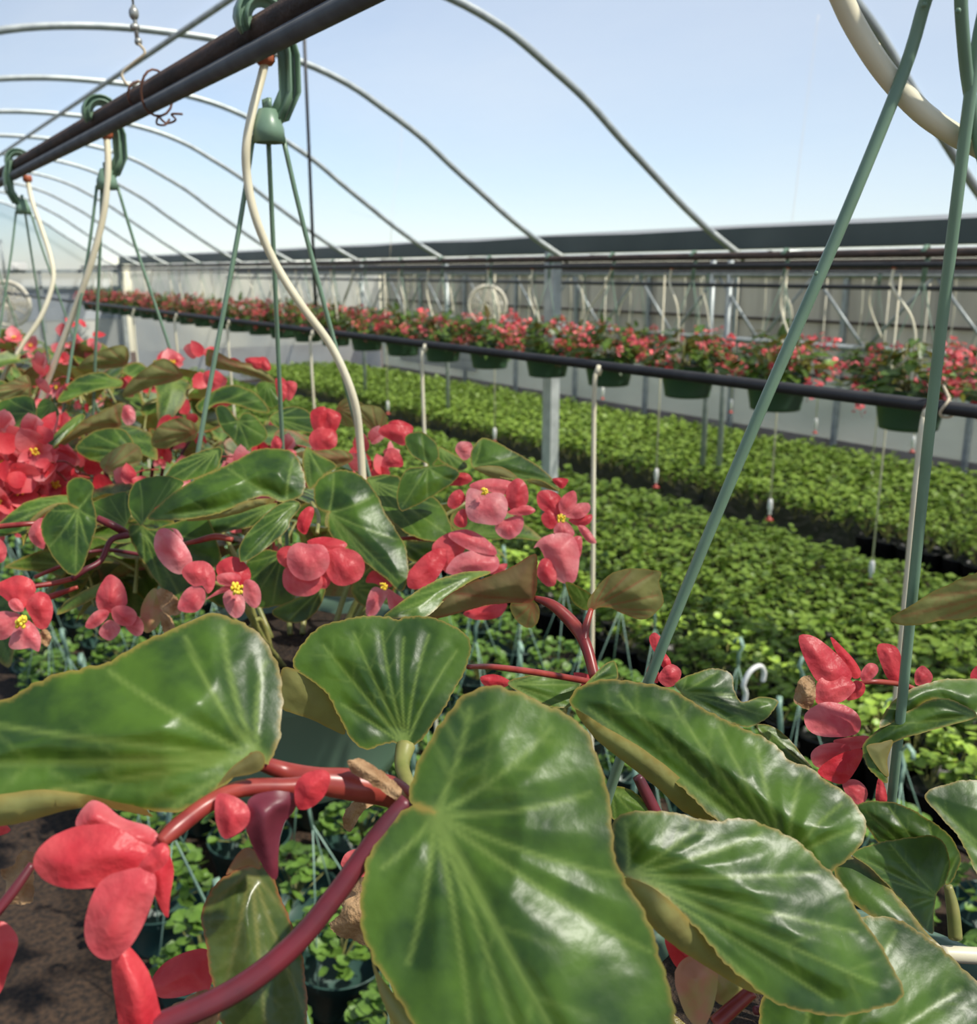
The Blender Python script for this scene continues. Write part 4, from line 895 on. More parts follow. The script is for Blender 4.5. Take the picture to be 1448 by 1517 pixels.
L(0, [(1000, 1015), (1030, 997), (1062, 990), (1085, 1000), (1088, 1022), (1100, 1040), (1126, 1032), (1150, 1036), (1152, 1045), (1135, 1065), (1110, 1077), (1080, 1070), (1040, 1050)], .54, (0, .5), (1010, 1025), (1150, 1040), .05)
L(0, [(1120, 1075), (1145, 1076), (1170, 1095), (1190, 1120), (1204, 1140), (1180, 1138), (1150, 1112)], .55, (0, .5), (1125, 1078), (1200, 1138), .05, N=24)
L(0, [(752, 1012), (790, 1000), (830, 1005), (862, 1012), (848, 1030), (845, 1047), (820, 1048), (790, 1036)], .54, (0, .6), (752, 1014), (860, 1015), .05, N=26)
L(0, [(866, 1016), (880, 1000), (895, 985), (910, 979), (916, 995), (913, 1008), (890, 1008)], .52, (.5, .2), (868, 1015), None, .05, N=20)
L(0, [(903, 1165), (935, 1170), (960, 1192), (966, 1206), (930, 1206), (910, 1216), (900, 1190)], .54, (0, .3), (905, 1170), None, .04, N=22)
L(0, [(345, 1292), (372, 1282), (400, 1290), (420, 1340), (440, 1390), (452, 1440), (455, 1500), (450, 1570), (380, 1590), (330, 1520), (315, 1460), (305, 1400), (299, 1350), (318, 1312)], .375, (.2, .2), (372, 1284), (400, 1590), .10, extra=[([(335, 1296), (350, 1268), (365, 1256), (380, 1262), (386, 1288), (372, 1283), (352, 1288)], .34, (0, 0), 1)], mat='leaf_young', nv=2, wave=.0)
L(0, [(569, 914), (590, 895), (620, 874), (650, 858), (690, 847), (722, 846), (728, 850), (700, 860), (665, 885), (628, 917), (600, 916)], .60, (.2, .9), (725, 849), (572, 913), .06, N=30)
L(0, [(625, 917), (660, 885), (695, 864), (735, 850), (765, 836), (793, 820), (796, 845), (791, 890), (760, 893), (720, 897), (670, 911), (640, 918)], .595, (0, -.5), (792, 889), (628, 917), .06, under=1, nv=4, N=34, mat='leaf_young')
L(0, [(876, 905), (870, 893), (885, 870), (905, 850), (935, 842), (965, 844), (980, 848), (977, 865), (984, 888), (976, 904), (955, 918), (930, 912), (905, 901), (888, 900)], .585, (.1, -.4), (874, 903), (982, 880), .07, under=1, nv=4, N=30)
L(0, [(757, 893), (790, 890), (800, 905), (795, 925), (780, 930), (762, 915)], .62, (0, -.3), (790, 893), None, .04, under=1, N=16)
L(0, [(838, 862), (860, 870), (880, 885), (872, 905), (850, 893)], .62, (0, -.3), (876, 905), None, .04, N=14)
ST(0, [(604, 1186, .35), (560, 1238, .345), (500, 1322, .34), (440, 1395, .335), (372, 1452, .33), (300, 1492, .325), (190, 1535, .32)], [13, 15, 16, 17, 18, 18, 18], 'stem_purple')
ST(0, [(604, 1188, .37), (575, 1172, .37), (520, 1162, .365), (470, 1156, .36), (420, 1142, .36), (370, 1124, .352)], [20, 24, 24, 20, 14, 10])
ST(0, [(478, 1160, .35), (430, 1166, .345), (360, 1168, .34), (310, 1190, .335), (262, 1226, .325), (238, 1248, .32)], [15, 14, 13, 13, 14, 10])
ST(0, [(601, 1106, .43), (596, 1135, .42), (606, 1165, .40), (612, 1190, .38)], [15, 11, 11, 10], 'stem_green')
ST(0, [(882, 1006, .56), (868, 955, .57), (850, 925, .58), (820, 897, .585), (793, 886, .59)], [8, 9, 10, 8, 4])
ST(0, [(866, 950, .57), (868, 930, .575), (876, 903, .582)], [6, 6, 4])
ST(0, [(694, 988, .46), (730, 988, .48), (780, 994, .5), (830, 1002, .52), (885, 1012, .54)], [3.5, 4.5, 5, 5, 5])
ST(0, [(976, 1212, .54), (960, 1180, .54), (945, 1150, .54)], [9, 9, 8], 'stem_purple')
ST(0, [(1405, 1312, .5), (1412, 1345, .5), (1416, 1390, .5)], [6, 9, 10], 'stem_green')
ST(0, [(1060, 1517, .4), (1090, 1490, .4), (1115, 1468, .4)], [12, 11, 10])
ST(0, [(-20, 1370, .33), (20, 1320, .335), (48, 1280, .34)], [8, 8, 6], 'stem_purple')
ST(0, [(1275, 1012, .55), (1300, 1010, .55), (1340, 1015, .56), (1375, 1030, .56)], [3, 4, 4, 4])
def B(k, ol, d, s=(0, 0), b=.08, tone=.2, mat='petal', name='bract', N=20):
    mb = MB(); sd[0] += 1; patch(mb, ol, d, s, b, 0, ol[0], None, 3, .003 if mat != 'dry' else .02, N, 0, tone, None, 0, .03 if mat != 'dry' else .12, sd[0], True); mb.build(name, M[mat], NB[k])
B(0, [(437, 1165), (452, 1146), (478, 1140), (490, 1152), (480, 1180), (458, 1198), (440, 1196)], .335, (0, 0), .2, .05)
M['bract'] = pm('purple_bract', (.14, .02, .035, 1), (.24, .03, .05, 1), .45, 40, trans=.15)
B(0, [(368, 1185), (400, 1172), (437, 1176), (437, 1200), (420, 1222), (413, 1260), (411, 1302), (397, 1295), (378, 1262), (364, 1225)], .335, (.4, 0), .18, .1, 'bract')
B(0, [(325, 1175), (352, 1182), (370, 1200), (365, 1225), (335, 1243), (322, 1225), (318, 1195)], .33, (0, .2), .2, .25)
B(0, [(515, 1128), (535, 1124), (565, 1142), (592, 1165), (606, 1185), (600, 1192), (575, 1178), (545, 1158), (522, 1145)], .355, (0, .3), .15, 0, 'dry', 'dried_sheath')
B(0, [(512, 1200), (530, 1185), (560, 1178), (572, 1185), (540, 1200), (520, 1232), (508, 1222)], .45, (0, .3), .1, 0, 'dry', 'dried_leaf')
B(0, [(520, 1290), (545, 1275), (560, 1290), (575, 1420), (540, 1400), (500, 1385), (488, 1370), (505, 1350)], .47, (0, .2), .1, 0, 'dry', 'dried_leaf', 26)
B(0, [(505, 1280), (515, 1262), (540, 1256), (560, 1258), (560, 1290), (530, 1300), (515, 1290)], .46, (0, .2), .12, .35)
FL(0, [([(240, 1255), (225, 1226), (182, 1212), (150, 1188), (128, 1190), (112, 1226), (160, 1240), (200, 1262)], (.2, .5), .14, .55, .012),
       ([(235, 1262), (205, 1245), (165, 1222), (110, 1225), (68, 1246), (48, 1276), (66, 1305), (105, 1317), (152, 1312), (195, 1290)], (.1, .25), .13, .12, .0),
       ([(238, 1262), (252, 1268), (258, 1292), (252, 1330), (249, 1362), (240, 1350), (228, 1322), (222, 1292)], (.5, 0), .12, .08, .008),
       ([(215, 1285), (180, 1290), (148, 1306), (130, 1345), (125, 1385), (138, 1413), (165, 1422), (195, 1400), (216, 1362), (230, 1322), (230, 1296)], (.1, .1), .13, .28, -.008),
       ([(240, 1248), (222, 1262), (205, 1285), (222, 1295), (246, 1280), (252, 1258)], (0, .2), .15, .1, -.005)], None, .315)
FL(0, [([(245, 1530), (225, 1450), (200, 1410), (180, 1398), (165, 1420), (172, 1490), (190, 1560), (250, 1570)], (.2, 0), .16, .05), ], None, .32)
FL(0, [([(310, 1468), (305, 1465), (262, 1478), (232, 1476), (224, 1452), (250, 1422), (298, 1405), (320, 1420)], (0, .4), .14, .12)], None, .40)
B(0, [(245, 1500), (270, 1482), (312, 1462), (330, 1480), (318, 1520), (270, 1540)], .405, (0, .3), .12, 0, 'dry', 'dried_petal')
FL(0, [([(-40, 1380), (0, 1364), (22, 1380), (27, 1400), (12, 1440), (0, 1472), (-30, 1490)], (.2, .1), .14, .15)], None, .34)
FL(0, [([(-40, 1215), (-5, 1212), (10, 1222), (15, 1232), (-10, 1240), (-40, 1240)], (.2, .1), .14, .15)], None, .38)
B(0, [(0, 1290), (20, 1282), (30, 1262), (52, 1265), (50, 1300), (48, 1335), (20, 1340), (3, 1335), (10, 1312)], .37, (0, .2), .1, 0, 'dry', 'dried_petal', 26)
B(0, [(985, 1390), (1010, 1395), (1045, 1420), (1062, 1440), (1030, 1450), (1000, 1430)], .42, (0, 0), .1, .02)
M['ovary'] = pm('green_pink_ovary', (.36, .33, .10, 1), (.52, .22, .14, 1), .45, 60, trans=.2)
B(0, [(1000, 1440), (1025, 1415), (1060, 1430), (1062, 1470), (1048, 1515), (1030, 1520), (1010, 1490)], .40, (.1, .1), .18, 0, 'ovary', 'ovary')
B(0, [(1040, 1412), (1068, 1430), (1108, 1462), (1080, 1490), (1055, 1475)], .41, (0, 0), .1, 0, 'ovary', 'ovary')
FL(0, [([(1265, 1005), (1255, 985), (1240, 968), (1230, 942), (1245, 955), (1268, 980), (1277, 1000)], (.3, .1), .08, .0, .012),
       ([(1262, 1005), (1255, 985), (1232, 961), (1205, 942), (1184, 942), (1188, 965), (1199, 990), (1212, 1010), (1235, 1018)], (.1, .2), .10, .15, .004),
       ([(1262, 1008), (1240, 1000), (1212, 1008), (1210, 1042), (1238, 1042), (1254, 1036), (1268, 1020)], (0, .3), .12, .2, 0),
       ([(1277, 1008), (1276, 996), (1286, 983), (1298, 984), (1302, 994), (1292, 1006)], (0, 0), .1, .35, 0),
       ([(1268, 1008), (1282, 1014), (1280, 1028), (1268, 1036), (1254, 1036), (1258, 1018)], (0, 0), .12, .1, .006)], None, .54)
FL(0, [([(1335, 1010), (1338, 985), (1330, 960), (1312, 953), (1299, 958), (1306, 985), (1318, 1008)], (0, 0), .1, .05), ([(1358, 1015), (1356, 996), (1368, 986), (1382, 1000), (1378, 1012)], (0, 0), .1, .3)], None, .56)
FL(0, [([(1250, 1092), (1272, 1085), (1276, 1068), (1266, 1052), (1240, 1041), (1214, 1042), (1191, 1062), (1206, 1088)], (.1, .5), .1, .45), ([(1240, 1095), (1287, 1090), (1278, 1108), (1250, 1110), (1236, 1100)], (0, 0), .06, .5, .008),
       ([(1260, 1108), (1240, 1100), (1215, 1104), (1202, 1116), (1204, 1130), (1215, 1138), (1240, 1135)], (.1, 0), .1, .5, .004), ([(1212, 1145), (1230, 1125), (1258, 1112), (1279, 1110), (1272, 1135), (1248, 1162)], (.1, .1), .06, .02, -.004),
       ([(1248, 1160), (1270, 1155), (1286, 1172), (1280, 1190), (1262, 1188)], (.1, .1), .1, .4, .004), ([(1300, 1158), (1305, 1152), (1313, 1170), (1314, 1188), (1298, 1188)], (0, 0), .1, .08)], None, .525)
B(0, [(1176, 1038), (1182, 1012), (1192, 1001), (1206, 1005), (1209, 1030), (1200, 1052), (1186, 1046)], .535, (0, 0), .15, 0, 'dry', 'dried_petal')
FL(0, [([(972, 968), (963, 952), (963, 942), (971, 937), (981, 947), (984, 964)], (0, 0), .1, .1), ([(985, 992), (975, 975), (978, 962), (992, 975), (995, 990)], (0, 0), .1, .05), ([(975, 1005), (985, 988), (998, 984), (1010, 995), (1004, 1012), (988, 1018)], (0, 0), .16, .3, -.003), ([(958, 1002), (963, 985), (975, 990), (975, 1012)], (0, 0), .1, .1)], None, .555)
FL(0, [([(712, 1003), (735, 999), (757, 1010), (745, 1019), (720, 1017)], (0, 0), .1, .1), ([(850, 997), (872, 999), (892, 1012), (862, 1016)], (0, 0), .1, .2)], None, .57)
FL(0, [([(1438, 1000), (1450, 985), (1475, 990), (1480, 1015), (1445, 1012)], (0, 0), .1, .1)], None, .56)

# --- second basket (1)
L(1, [(427, 743), (412, 743), (395, 735), (370, 740), (340, 755), (290, 768), (222, 770), (232, 752), (268, 722), (310, 700), (345, 685), (375, 668), (405, 664), (430, 668), (447, 690), (452, 715), (446, 735)], .90, (.15, .55), (425, 743), (224, 768), .10,
  extra=[([(275, 771), (330, 755), (365, 742), (400, 738), (412, 743), (385, 750), (350, 762), (310, 770)], .893, (0, -.3), 1)], N=46)
L(1, [(210, 778), (204, 775), (193, 760), (190, 738), (200, 715), (225, 706), (255, 706), (273, 717), (250, 737), (226, 757)], .90, (0, .45), (211, 777), (265, 712), .05, N=30)
L(1, [(208, 776), (225, 784), (262, 773), (303, 764), (316, 785), (327, 832), (300, 846), (290, 870), (275, 900), (240, 872), (212, 832), (196, 805), (190, 780)], .95, (0, .3), (210, 779), (275, 898), .06, N=34)
L(1, [(115, 753), (102, 745), (99, 730), (100, 715), (115, 707), (131, 710), (139, 722), (137, 742), (143, 762), (142, 785), (133, 812), (124, 838), (111, 853), (90, 840), (71, 812), (62, 790), (61, 775), (72, 757), (84, 748), (102, 746)], .90, (0, .1), (115, 754), (112, 850), .05, N=36)
L(1, [(-10, 785), (18, 758), (48, 740), (100, 733), (105, 745), (76, 750), (46, 772), (34, 810), (30, 790), (0, 795)], .97, (0, .7), (104, 738), (-8, 786), .05, N=26, extra=[([(34, 810), (38, 782), (60, 757), (85, 745), (92, 750), (70, 760), (48, 780)], .965, (0, 0), 1)])
L(1, [(136, 745), (160, 735), (186, 728), (194, 745), (194, 765), (178, 786), (150, 776), (140, 760)], .99, (0, .4), (190, 780), None, .05, N=24)
L(1, [(488, 758), (476, 756), (467, 745), (465, 725), (475, 708), (498, 697), (525, 699), (545, 714), (560, 735), (571, 760), (587, 785), (601, 810), (605, 840), (602, 868), (591, 876), (573, 858), (540, 833), (510, 810), (488, 790), (486, 770)], .90, (0, .4), (487, 760), (598, 870), .07, N=44)
L(1, [(357, 832), (355, 810), (370, 785), (395, 760), (415, 746), (435, 740), (446, 750), (431, 770), (426, 785), (402, 806), (376, 826)], .88, (.2, .4), (442, 745), (358, 832), .07, N=30)
L(1, [(635, 690), (622, 682), (608, 672), (600, 655), (605, 643), (625, 640), (645, 655), (651, 675), (643, 689), (662, 689), (681, 700), (670, 716), (640, 736), (610, 752), (593, 756), (588, 735), (592, 715), (603, 695)], .93, (0, .1), (634, 692), (594, 754), .05, N=36)
L(1, [(543, 714), (560, 704), (590, 705), (600, 720), (640, 735), (656, 750), (669, 780), (668, 797), (640, 802), (603, 790), (572, 762)], .96, (0, .9), (548, 712), (668, 795), .06, N=34)
L(1, [(590, 800), (620, 802), (645, 800), (640, 822), (610, 832)], 1.0, (0, .6), (590, 802), None, .06, N=16)
L(1, [(700, 692), (699, 668), (712, 650), (730, 652), (760, 668), (790, 685), (815, 705), (829, 728), (800, 712), (760, 712), (730, 702)], .94, (0, .5), (702, 690), (827, 725), .06, N=34, extra=[([(702, 694), (720, 690), (745, 692), (768, 708), (755, 716), (730, 708)], .935, (0, -.3), 1), ([(782, 713), (805, 710), (822, 720), (829, 729), (805, 722)], .935, (0, -.3), 1)])
L(1, [(650, 662), (665, 668), (685, 680), (693, 692), (680, 697), (665, 690), (650, 680)], .97, (0, .9), (652, 664), None, .05, N=18)
L(1, [(243, 713), (260, 686), (298, 668), (328, 663), (326, 685), (318, 697), (278, 712)], 1.0, (0, .6), (322, 668), None, .05, N=26)
L(1, [(303, 767), (340, 757), (400, 745), (411, 750), (392, 775), (345, 786), (312, 790)], .98, (0, .6), (408, 748), None, .05, N=26)
L(1, [(363, 838), (388, 815), (420, 822), (433, 858), (436, 890), (402, 899), (384, 900), (364, 880)], .97, (0, .3), (420, 818), (372, 895), .05, N=26)
L(1, [(403, 905), (440, 886), (480, 868), (476, 895), (460, 915), (440, 923), (418, 919)], .96, (0, .4), (478, 872), (405, 905), .05, N=24)
L(1, [(84, 911), (100, 889), (150, 863), (152, 878), (122, 896)], .99, (0, .3), (150, 868), None, .05, N=18)
L(1, [(455, 662), (470, 672), (500, 690), (480, 705), (460, 725), (452, 710), (448, 680)], 1.0, (0, .6), (455, 664), None, .05, N=20)
L(1, [(520, 870), (560, 835), (585, 862), (570, 890), (540, 900)], 1.0, (0, .3), (520, 870), None, .05, N=18)
L(1, [(310, 850), (345, 840), (370, 862), (365, 890), (330, 900), (305, 880)], 1.0, (0, .3), (340, 845), None, .05, N=18)
for pts, r_, mt in (([(145, 768, .95), (170, 780, .95), (190, 792, .97)], [5, 6, 6], 'stem_purple'), ([(190, 793, .95), (165, 800, .94), (150, 830, .93), (125, 845, .92), (108, 857, .92)], [5, 4.5, 4, 4.5, 5], 'stem_purple'),
                 ([(108, 857, .92), (80, 864, .91), (48, 869, .90)], [4, 4, 3.5], 'stem'), ([(130, 818, .95), (165, 815, .97), (210, 822, 1.0)], [2.5, 3, 3], 'stem_purple'), ([(52, 855, .93), (75, 845, .93), (92, 838, .94)], [3, 3, 3], 'stem'),
                 ([(-10, 781, .95), (30, 777, .95), (60, 775, .96)], [4, 4, 3.5], 'stem'), ([(262, 808, .92), (290, 802, .92), (320, 795, .92), (345, 800, .92)], [2, 4, 5, 4], 'stem'), ([(72, 885, .92), (95, 877, .92), (115, 870, .92)], [5, 4, 3], 'stem'),
                 ([(470, 790, .9), (472, 765, .93), (462, 745, .96)], [3, 3, 3], 'stem_green'), ([(580, 800, .95), (610, 797, .95), (640, 800, .95)], [2.5, 3, 3], 'stem')):
    ST(1, pts, r_, mt)
def fl1(p, stam=None, d=.88): return FL(1, p, stam, d)
fl1([([(30, 905), (5, 885), (-12, 870), (5, 860), (28, 852), (48, 860), (53, 876), (40, 893)], (0, .3), .12, .08, .004), ([(40, 905), (38, 892), (55, 877), (72, 882), (79, 905), (70, 930), (55, 930), (46, 915)], (.2, 0), .12, .15, .003), ([(32, 912), (5, 905), (-15, 915), (-20, 940), (5, 948), (25, 932)], (0, 0), .12, .65), ([(38, 918), (25, 925), (15, 945), (14, 960), (30, 962), (45, 960), (58, 965), (60, 942), (50, 925)], (0, .2), .12, .7, -.004), ([(35, 905), (32, 892), (22, 886), (12, 893), (20, 905)], (0, .1), .1, .6, -.004)], (33, 921, 11), .87)
fl1([([(162, 908), (145, 902), (143, 880), (155, 857), (165, 851), (180, 862), (188, 882), (186, 898)], (0, .1), .18, .3), ([(162, 906), (148, 903), (134, 912), (126, 928), (138, 931), (155, 920)], (0, 0), .1, .5, -.004), ([(165, 905), (172, 898), (190, 898), (203, 910), (196, 926), (180, 927), (168, 918)], (.1, 0), .12, .45, -.008), ([(163, 918), (150, 928), (147, 940), (162, 949), (175, 940), (178, 928)], (0, 0), .1, .75, 0), ([(185, 925), (202, 912), (213, 925), (210, 940), (198, 941)], (0, 0), .1, .55)], None, .88)
fl1([([(285, 832), (278, 812), (262, 792), (245, 782), (232, 788), (228, 810), (238, 832), (256, 848), (272, 850)], (.15, .1), .18, .85), ([(262, 800), (256, 785), (246, 783), (262, 784), (272, 800)], (0, 0), .05, 1.0, .004), ([(300, 868), (285, 868), (269, 848), (282, 833), (305, 832), (318, 846), (318, 868), (308, 880)], (.1, .2), .14, .3, -.008), ([(302, 872), (285, 868), (270, 880), (264, 903), (290, 907), (304, 890)], (0, .1), .12, .5, -.010)], None, .87)
fl1([([(352, 868), (330, 862), (320, 842), (330, 829), (350, 825), (368, 840), (371, 858)], (0, .3), .12, .1, .004), ([(348, 868), (325, 865), (322, 852), (345, 848), (358, 856)], (0, .1), .1, .55, -.003), ([(345, 870), (332, 868), (315, 880), (304, 889), (325, 880), (342, 876)], (0, 0), .1, .6), ([(360, 872), (364, 858), (378, 862), (386, 875), (386, 893), (376, 901), (362, 888)], (.1, 0), .1, .7), ([(350, 876), (338, 874), (330, 885), (336, 905), (350, 916), (362, 906), (362, 886)], (0, .1), .12, .75, -.003)], (352, 872, 10), .87)
fl1([([(455, 802), (480, 795), (505, 800), (515, 807), (500, 818), (470, 815)], (0, .6), .1, .1, .01), ([(435, 812), (420, 810), (410, 820), (414, 834), (428, 840)], (0, 0), .12, .15, .006), ([(490, 815), (512, 812), (532, 820), (541, 838), (534, 858), (510, 868), (492, 862), (482, 840)], (.1, .1), .14, .15, .003), ([(478, 850), (489, 845), (490, 862), (482, 872), (472, 868)], (0, 0), .1, .2, .004), ([(430, 840), (420, 845), (420, 868), (436, 882), (462, 882), (478, 868), (474, 850), (450, 846)], (0, .1), .12, .3, .002), ([(458, 806), (440, 804), (427, 815), (426, 838), (440, 856), (462, 860), (482, 848), (489, 828), (480, 808)], (0, .1), .16, .55, -.006)], None, .88)
fl1([([(568, 870), (555, 864), (541, 862), (552, 845), (568, 855), (582, 868)], (0, .3), .1, .1, .003), ([(566, 872), (553, 870), (544, 888), (543, 911), (556, 912), (570, 890), (576, 876)], (0, 0), .1, .75), ([(574, 872), (588, 880), (600, 890), (592, 902), (578, 903), (574, 888)], (0, 0), .1, .55)], (569, 869, 6), .89)
fl1([([(722, 728), (750, 733), (765, 722), (755, 712), (722, 709), (696, 718), (703, 727)], (0, .5), .1, .5, .004), ([(720, 730), (704, 724), (692, 726), (690, 755), (697, 771), (715, 776), (738, 777), (751, 762), (752, 742), (742, 730)], (0, .1), .12, .95, -.004), ([(750, 745), (753, 720), (768, 708), (781, 720), (782, 745), (766, 760)], (0, 0), .15, .2, 0), ([(752, 758), (778, 748), (794, 756), (782, 763), (762, 763)], (0, .2), .1, .4, -.002), ([(752, 768), (774, 764), (774, 785), (756, 799), (738, 792), (734, 778)], (0, .1), .12, .7, 0), ([(690, 740), (682, 725), (668, 732), (663, 748), (674, 754)], (0, 0), .14, .15, 0), ([(690, 755), (680, 757), (672, 772), (680, 781), (692, 778)], (0, 0), .14, .15, 0)], (718, 728, 6), .87)
fl1([([(830, 762), (815, 762), (798, 750), (797, 730), (815, 726), (832, 738)], (0, .1), .1, .12, .004), ([(828, 768), (815, 755), (802, 765), (808, 780), (820, 783)], (0, 0), .1, .1, .003), ([(832, 762), (828, 745), (838, 732), (852, 727), (855, 745), (846, 758)], (0, .1), .1, .4), ([(838, 765), (850, 748), (872, 745), (874, 757), (860, 768)], (0, .1), .1, .5), ([(842, 770), (862, 765), (878, 762), (874, 775), (858, 780)], (0, 0), .1, .2, .003), ([(832, 772), (822, 780), (822, 792), (838, 796), (852, 792), (844, 776)], (0, 0), .1, .6), ([(856, 780), (868, 780), (880, 795), (884, 805), (870, 802)], (0, 0), .1, .6)], (832, 768, 7), .87)
fl1([([(832, 724), (818, 709), (840, 709), (842, 714)], (0, 0), .08, .05, 0)], None, .93)
fl1([([(665, 850), (640, 815), (652, 796), (680, 785), (702, 790), (690, 812)], (0, .2), .14, .2, .006), ([(735, 822), (715, 820), (688, 812), (663, 792), (690, 784), (716, 795), (734, 812)], (0, .4), .1, .6, 0), ([(740, 838), (735, 822), (705, 815), (676, 824), (660, 846), (672, 852), (705, 855), (730, 848)], (0, .2), .14, .7, -.004), ([(662, 830), (658, 812), (632, 820), (606, 848), (605, 870), (622, 872), (645, 860)], (.1, .2), .12, .1, -.004), ([(605, 862), (612, 850), (622, 835), (606, 846)], (0, 0), .1, .1, 0), ([(735, 838), (752, 835), (745, 848), (725, 850)], (0, 0), .1, .3, 0)], None, .87)
fl1([([(750, 893), (720, 897), (686, 908), (705, 918), (735, 916), (748, 905)], (0, .1), .1, .1)], None, .9)
fl1([([(845, 800), (862, 795), (861, 822), (852, 828)], (0, 0), .1, .5, .005), ([(800, 812), (790, 812), (804, 796), (830, 789), (850, 795), (859, 820), (853, 860), (835, 864), (818, 850)], (.1, .1), .18, .65, 0), ([(800, 832), (812, 827), (824, 845), (823, 866), (810, 868), (796, 852)], (0, 0), .16, .2, -.004)], None, .86)
fl1([([(452, 792), (440, 782), (444, 762), (458, 750), (466, 757), (458, 782)], (.2, 0), .14, .03)], None, .88)
fl1([([(66, 812), (48, 804), (42, 790), (52, 772), (66, 770)], (0, 0), .12, .5), ], None, .95)
fl1([([(-15, 832), (-25, 800), (-5, 795), (10, 812), (5, 832)], (0, 0), .12, .3)], None, .9)
fl1([([(585, 655), (560, 640), (575, 628), (605, 632), (612, 640), (600, 660)], (0, 0), .12, .1), ([(565, 690), (575, 665), (590, 668), (598, 690), (580, 692)], (0, 0), .12, .2)], None, 1.0)
fl1([([(675, 668), (680, 655), (698, 656), (700, 672), (688, 682)], (0, 0), .1, .7), ([(650, 715), (662, 705), (690, 700), (700, 712), (680, 720)], (0, 0), .1, .15)], None, .98)
B(1, [(208, 905), (220, 878), (232, 872), (240, 890), (238, 922), (215, 938)], .9, (0, 0), .12, .6, 'ovary', 'ovary'); B(1, [(232, 875), (245, 873), (262, 885), (270, 905), (258, 912), (240, 905)], .89, (0, 0), .12, 0, 'dry', 'dried_petal'); B(1, [(238, 905), (252, 912), (262, 940), (248, 945), (240, 930)], .9, (0, 0), .12, 0, 'dry', 'dried_petal')
B(1, [(60, 935), (70, 933), (76, 945), (70, 958), (60, 950)], .89, (0, 0), .12, 0, 'dry', 'dried_petal')
# crowded flower heads at the left edge, on the third basket's near side
rnd = random.Random(77)
for i in range(30):
    x, y, d = rnd.uniform(-30, 95), rnd.uniform(655, 765), rnd.uniform(1.18, 1.32); p = at(x, y, d); me, st = FM[rnd.choice((0, 1, 2, 4, 5))]
    n = Vector([float(c) for c in (-F*1.0+R*rnd.uniform(-.6, .6)+U*rnd.uniform(-.5, .5))]).normalized(); y_ = Vector((rnd.uniform(-.5, .5), rnd.uniform(-.5, .5), -1)); y_ = (y_-n*y_.dot(n)).normalized(); x_ = y_.cross(n)
    o = link_part('flower', me, NB[2], np.array(p)-np.array([XP, ys[2], ZRN]), Matrix((x_, y_, n)).transposed().to_euler(), rnd.uniform(1.1, 1.5))
    if st: link_part('stamens', st, o)
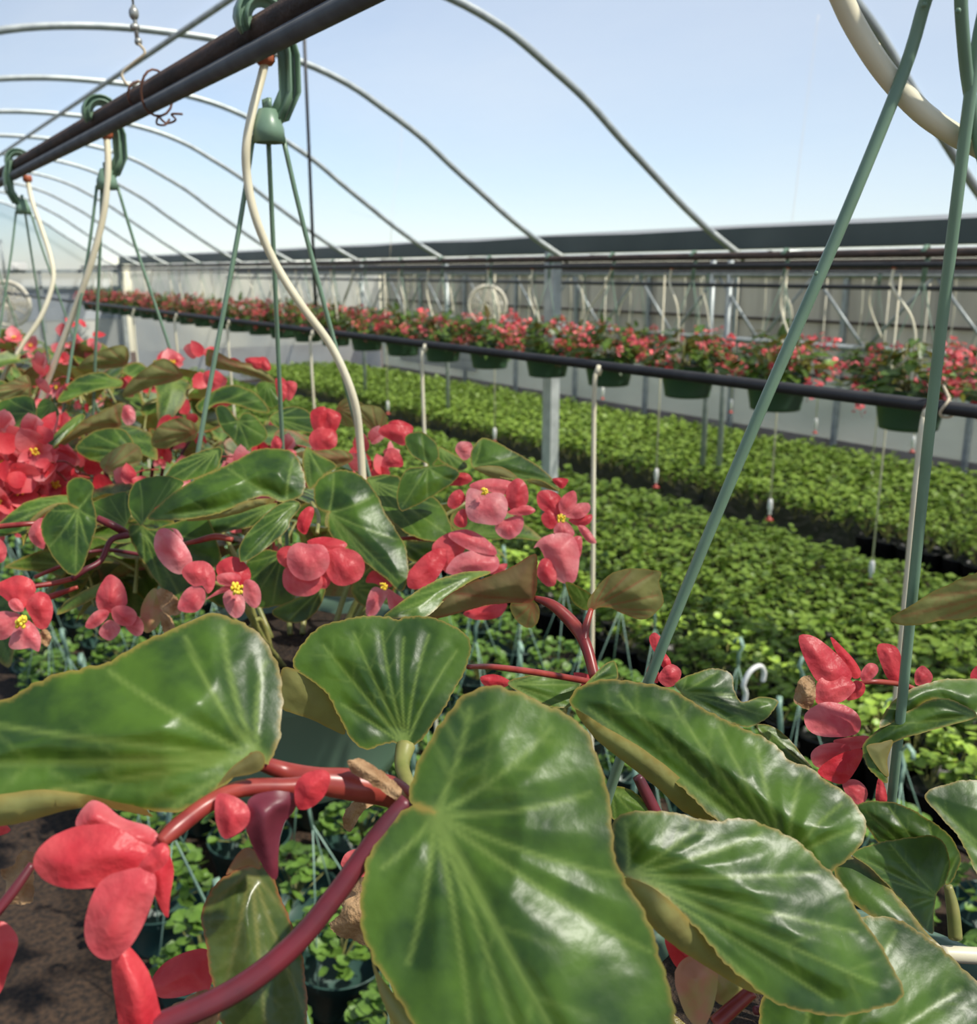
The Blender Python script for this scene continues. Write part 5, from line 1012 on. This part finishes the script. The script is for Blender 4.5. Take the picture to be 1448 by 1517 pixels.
# leaves and blooms of the third basket that stand out above the second
N_ = [(2, [(115, 545), (130, 528), (155, 517), (180, 511), (191, 520), (188, 541), (165, 546), (135, 547)], 1.75, (0, -.5), 1, (188, 538)), (2, [(85, 592), (105, 566), (125, 555), (150, 551), (165, 558), (182, 564), (178, 574), (150, 577), (120, 586), (95, 596)], 1.6, (0, .9), 0, (182, 566)),
 (2, [(182, 588), (190, 568), (215, 546), (240, 531), (260, 540), (272, 558), (250, 568), (225, 573), (200, 584)], 1.5, (0, -.5), 1, (270, 556)), (2, [(57, 665), (80, 644), (100, 625), (120, 613), (126, 620), (103, 642), (78, 664)], 1.35, (0, .8), 0, (120, 615)),
 (2, [(75, 666), (100, 645), (122, 624), (150, 610), (181, 596), (179, 618), (179, 633), (150, 637), (120, 646), (92, 660)], 1.34, (0, -.4), 1, (178, 628)), (2, [(112, 662), (135, 641), (160, 634), (185, 637), (198, 655), (206, 673), (180, 681), (150, 685), (125, 677)], 1.30, (0, .4), 0, (204, 672)),
 (2, [(-15, 605), (20, 588), (45, 587), (53, 600), (53, 618), (35, 628), (10, 640), (-15, 650)], 1.35, (0, .6), 0, (53, 612)), (2, [(55, 602), (66, 590), (80, 597), (88, 614), (76, 632), (65, 641), (55, 622)], 1.32, (0, .3), 0, (78, 597)),
 (2, [(225, 660), (228, 640), (245, 625), (270, 619), (292, 630), (290, 650), (270, 656), (245, 665)], 1.3, (0, -.4), 1, (290, 640)), (2, [(148, 690), (156, 675), (185, 657), (205, 660), (211, 680), (195, 695), (168, 706)], 1.22, (0, -.2), 1, (152, 700)),
 (2, [(307, 519), (320, 520), (345, 533), (375, 540), (400, 555), (411, 571), (385, 561), (350, 552), (320, 546), (305, 540)], 1.5, (0, -.4), 1, (312, 522)), (2, [(290, 603), (300, 590), (320, 577), (345, 570), (375, 580), (394, 598), (399, 611), (380, 610), (350, 600), (322, 598), (300, 612)], 1.4, (0, .6), 0, (300, 605)),
 (1, [(352, 622), (340, 606), (329, 600), (319, 606), (328, 634), (345, 652), (361, 673), (372, 664), (390, 655), (396, 640), (376, 615), (360, 612)], 1.2, (0, .2), 0, (352, 624)), (1, [(400, 617), (425, 603), (450, 605), (468, 622), (478, 641), (455, 641), (420, 636), (405, 629)], 1.2, (0, .9), 0, (402, 618)),
 (1, [(438, 672), (470, 667), (510, 667), (524, 680), (500, 692), (468, 688)], 1.12, (0, -.2), 1, (520, 682)), (1, [(530, 604), (545, 600), (565, 605), (574, 625), (566, 645), (553, 640), (538, 625)], 1.25, (0, -.3), 1, (562, 643)),
 (2, [(380, 570), (395, 565), (416, 575), (416, 595), (402, 605), (385, 590)], 1.45, (0, .2), 0, (395, 567)), (2, [(-20, 582), (15, 565), (40, 555), (47, 575), (40, 590), (10, 592)], 1.4, (0, -.3), 1, (46, 570)),
 (1, [(498, 605), (512, 590), (535, 596), (548, 612), (540, 628), (515, 632), (500, 622)], 1.3, (0, -.4), 1, (500, 606))]
for k_, ol, d_, s_, u_, J_ in N_: L(k_, ol, d_, s_, J_, None, .06, 0, u_, None, .006, 26, 'leaf', 3)
for k_, ps, d_ in ((1, [([(460, 612), (475, 602), (485, 608), (480, 640), (465, 638)], (0, 0), .1, .05), ([(480, 606), (500, 610), (506, 618), (497, 640), (482, 640)], (0, 0), .1, .05), ([(462, 640), (478, 632), (498, 640), (497, 662), (470, 668), (458, 655)], (0, .2), .16, .15, -.004)], 1.15), (2, [([(363, 532), (378, 529), (392, 532), (388, 545), (372, 545)], (0, 0), .12, .05), ([(384, 530), (395, 530), (402, 545), (395, 550), (386, 544)], (0, 0), .12, .1)], 1.5),
   (1, [([(408, 562), (420, 560), (428, 575), (420, 595), (412, 590)], (0, 0), .1, .1), ([(424, 566), (438, 566), (440, 575), (432, 592), (424, 590)], (0, 0), .1, .2)], 1.3), (2, [([(181, 603), (192, 600), (200, 610), (200, 625), (188, 630), (180, 618)], (0, 0), .12, .85)], 1.34), (2, [([(250, 530), (262, 522), (272, 530), (268, 540), (254, 540)], (0, 0), .12, .5)], 1.6),
   (2, [([(302, 552), (318, 548), (330, 556), (328, 570), (312, 576), (303, 566)], (0, 0), .14, .15)], 1.45), (1, [([(402, 655), (410, 645), (418, 655), (415, 665), (404, 665)], (0, 0), .12, .15), ([(425, 665), (438, 668), (440, 675), (430, 678)], (0, 0), .12, .4)], 1.15), (1, [([(450, 690), (462, 686), (470, 695), (465, 708), (452, 710)], (0, 0), .12, .1)], 1.1),
   (2, [([(300, 592), (320, 588), (345, 590), (342, 600), (310, 603)], (0, 0), .1, .1)], 1.5), (1, [([(575, 628), (590, 622), (610, 630), (612, 638), (600, 640)], (0, 0), .1, .05)], 1.2)): FL(k_, ps, None, d_)
print('all done')
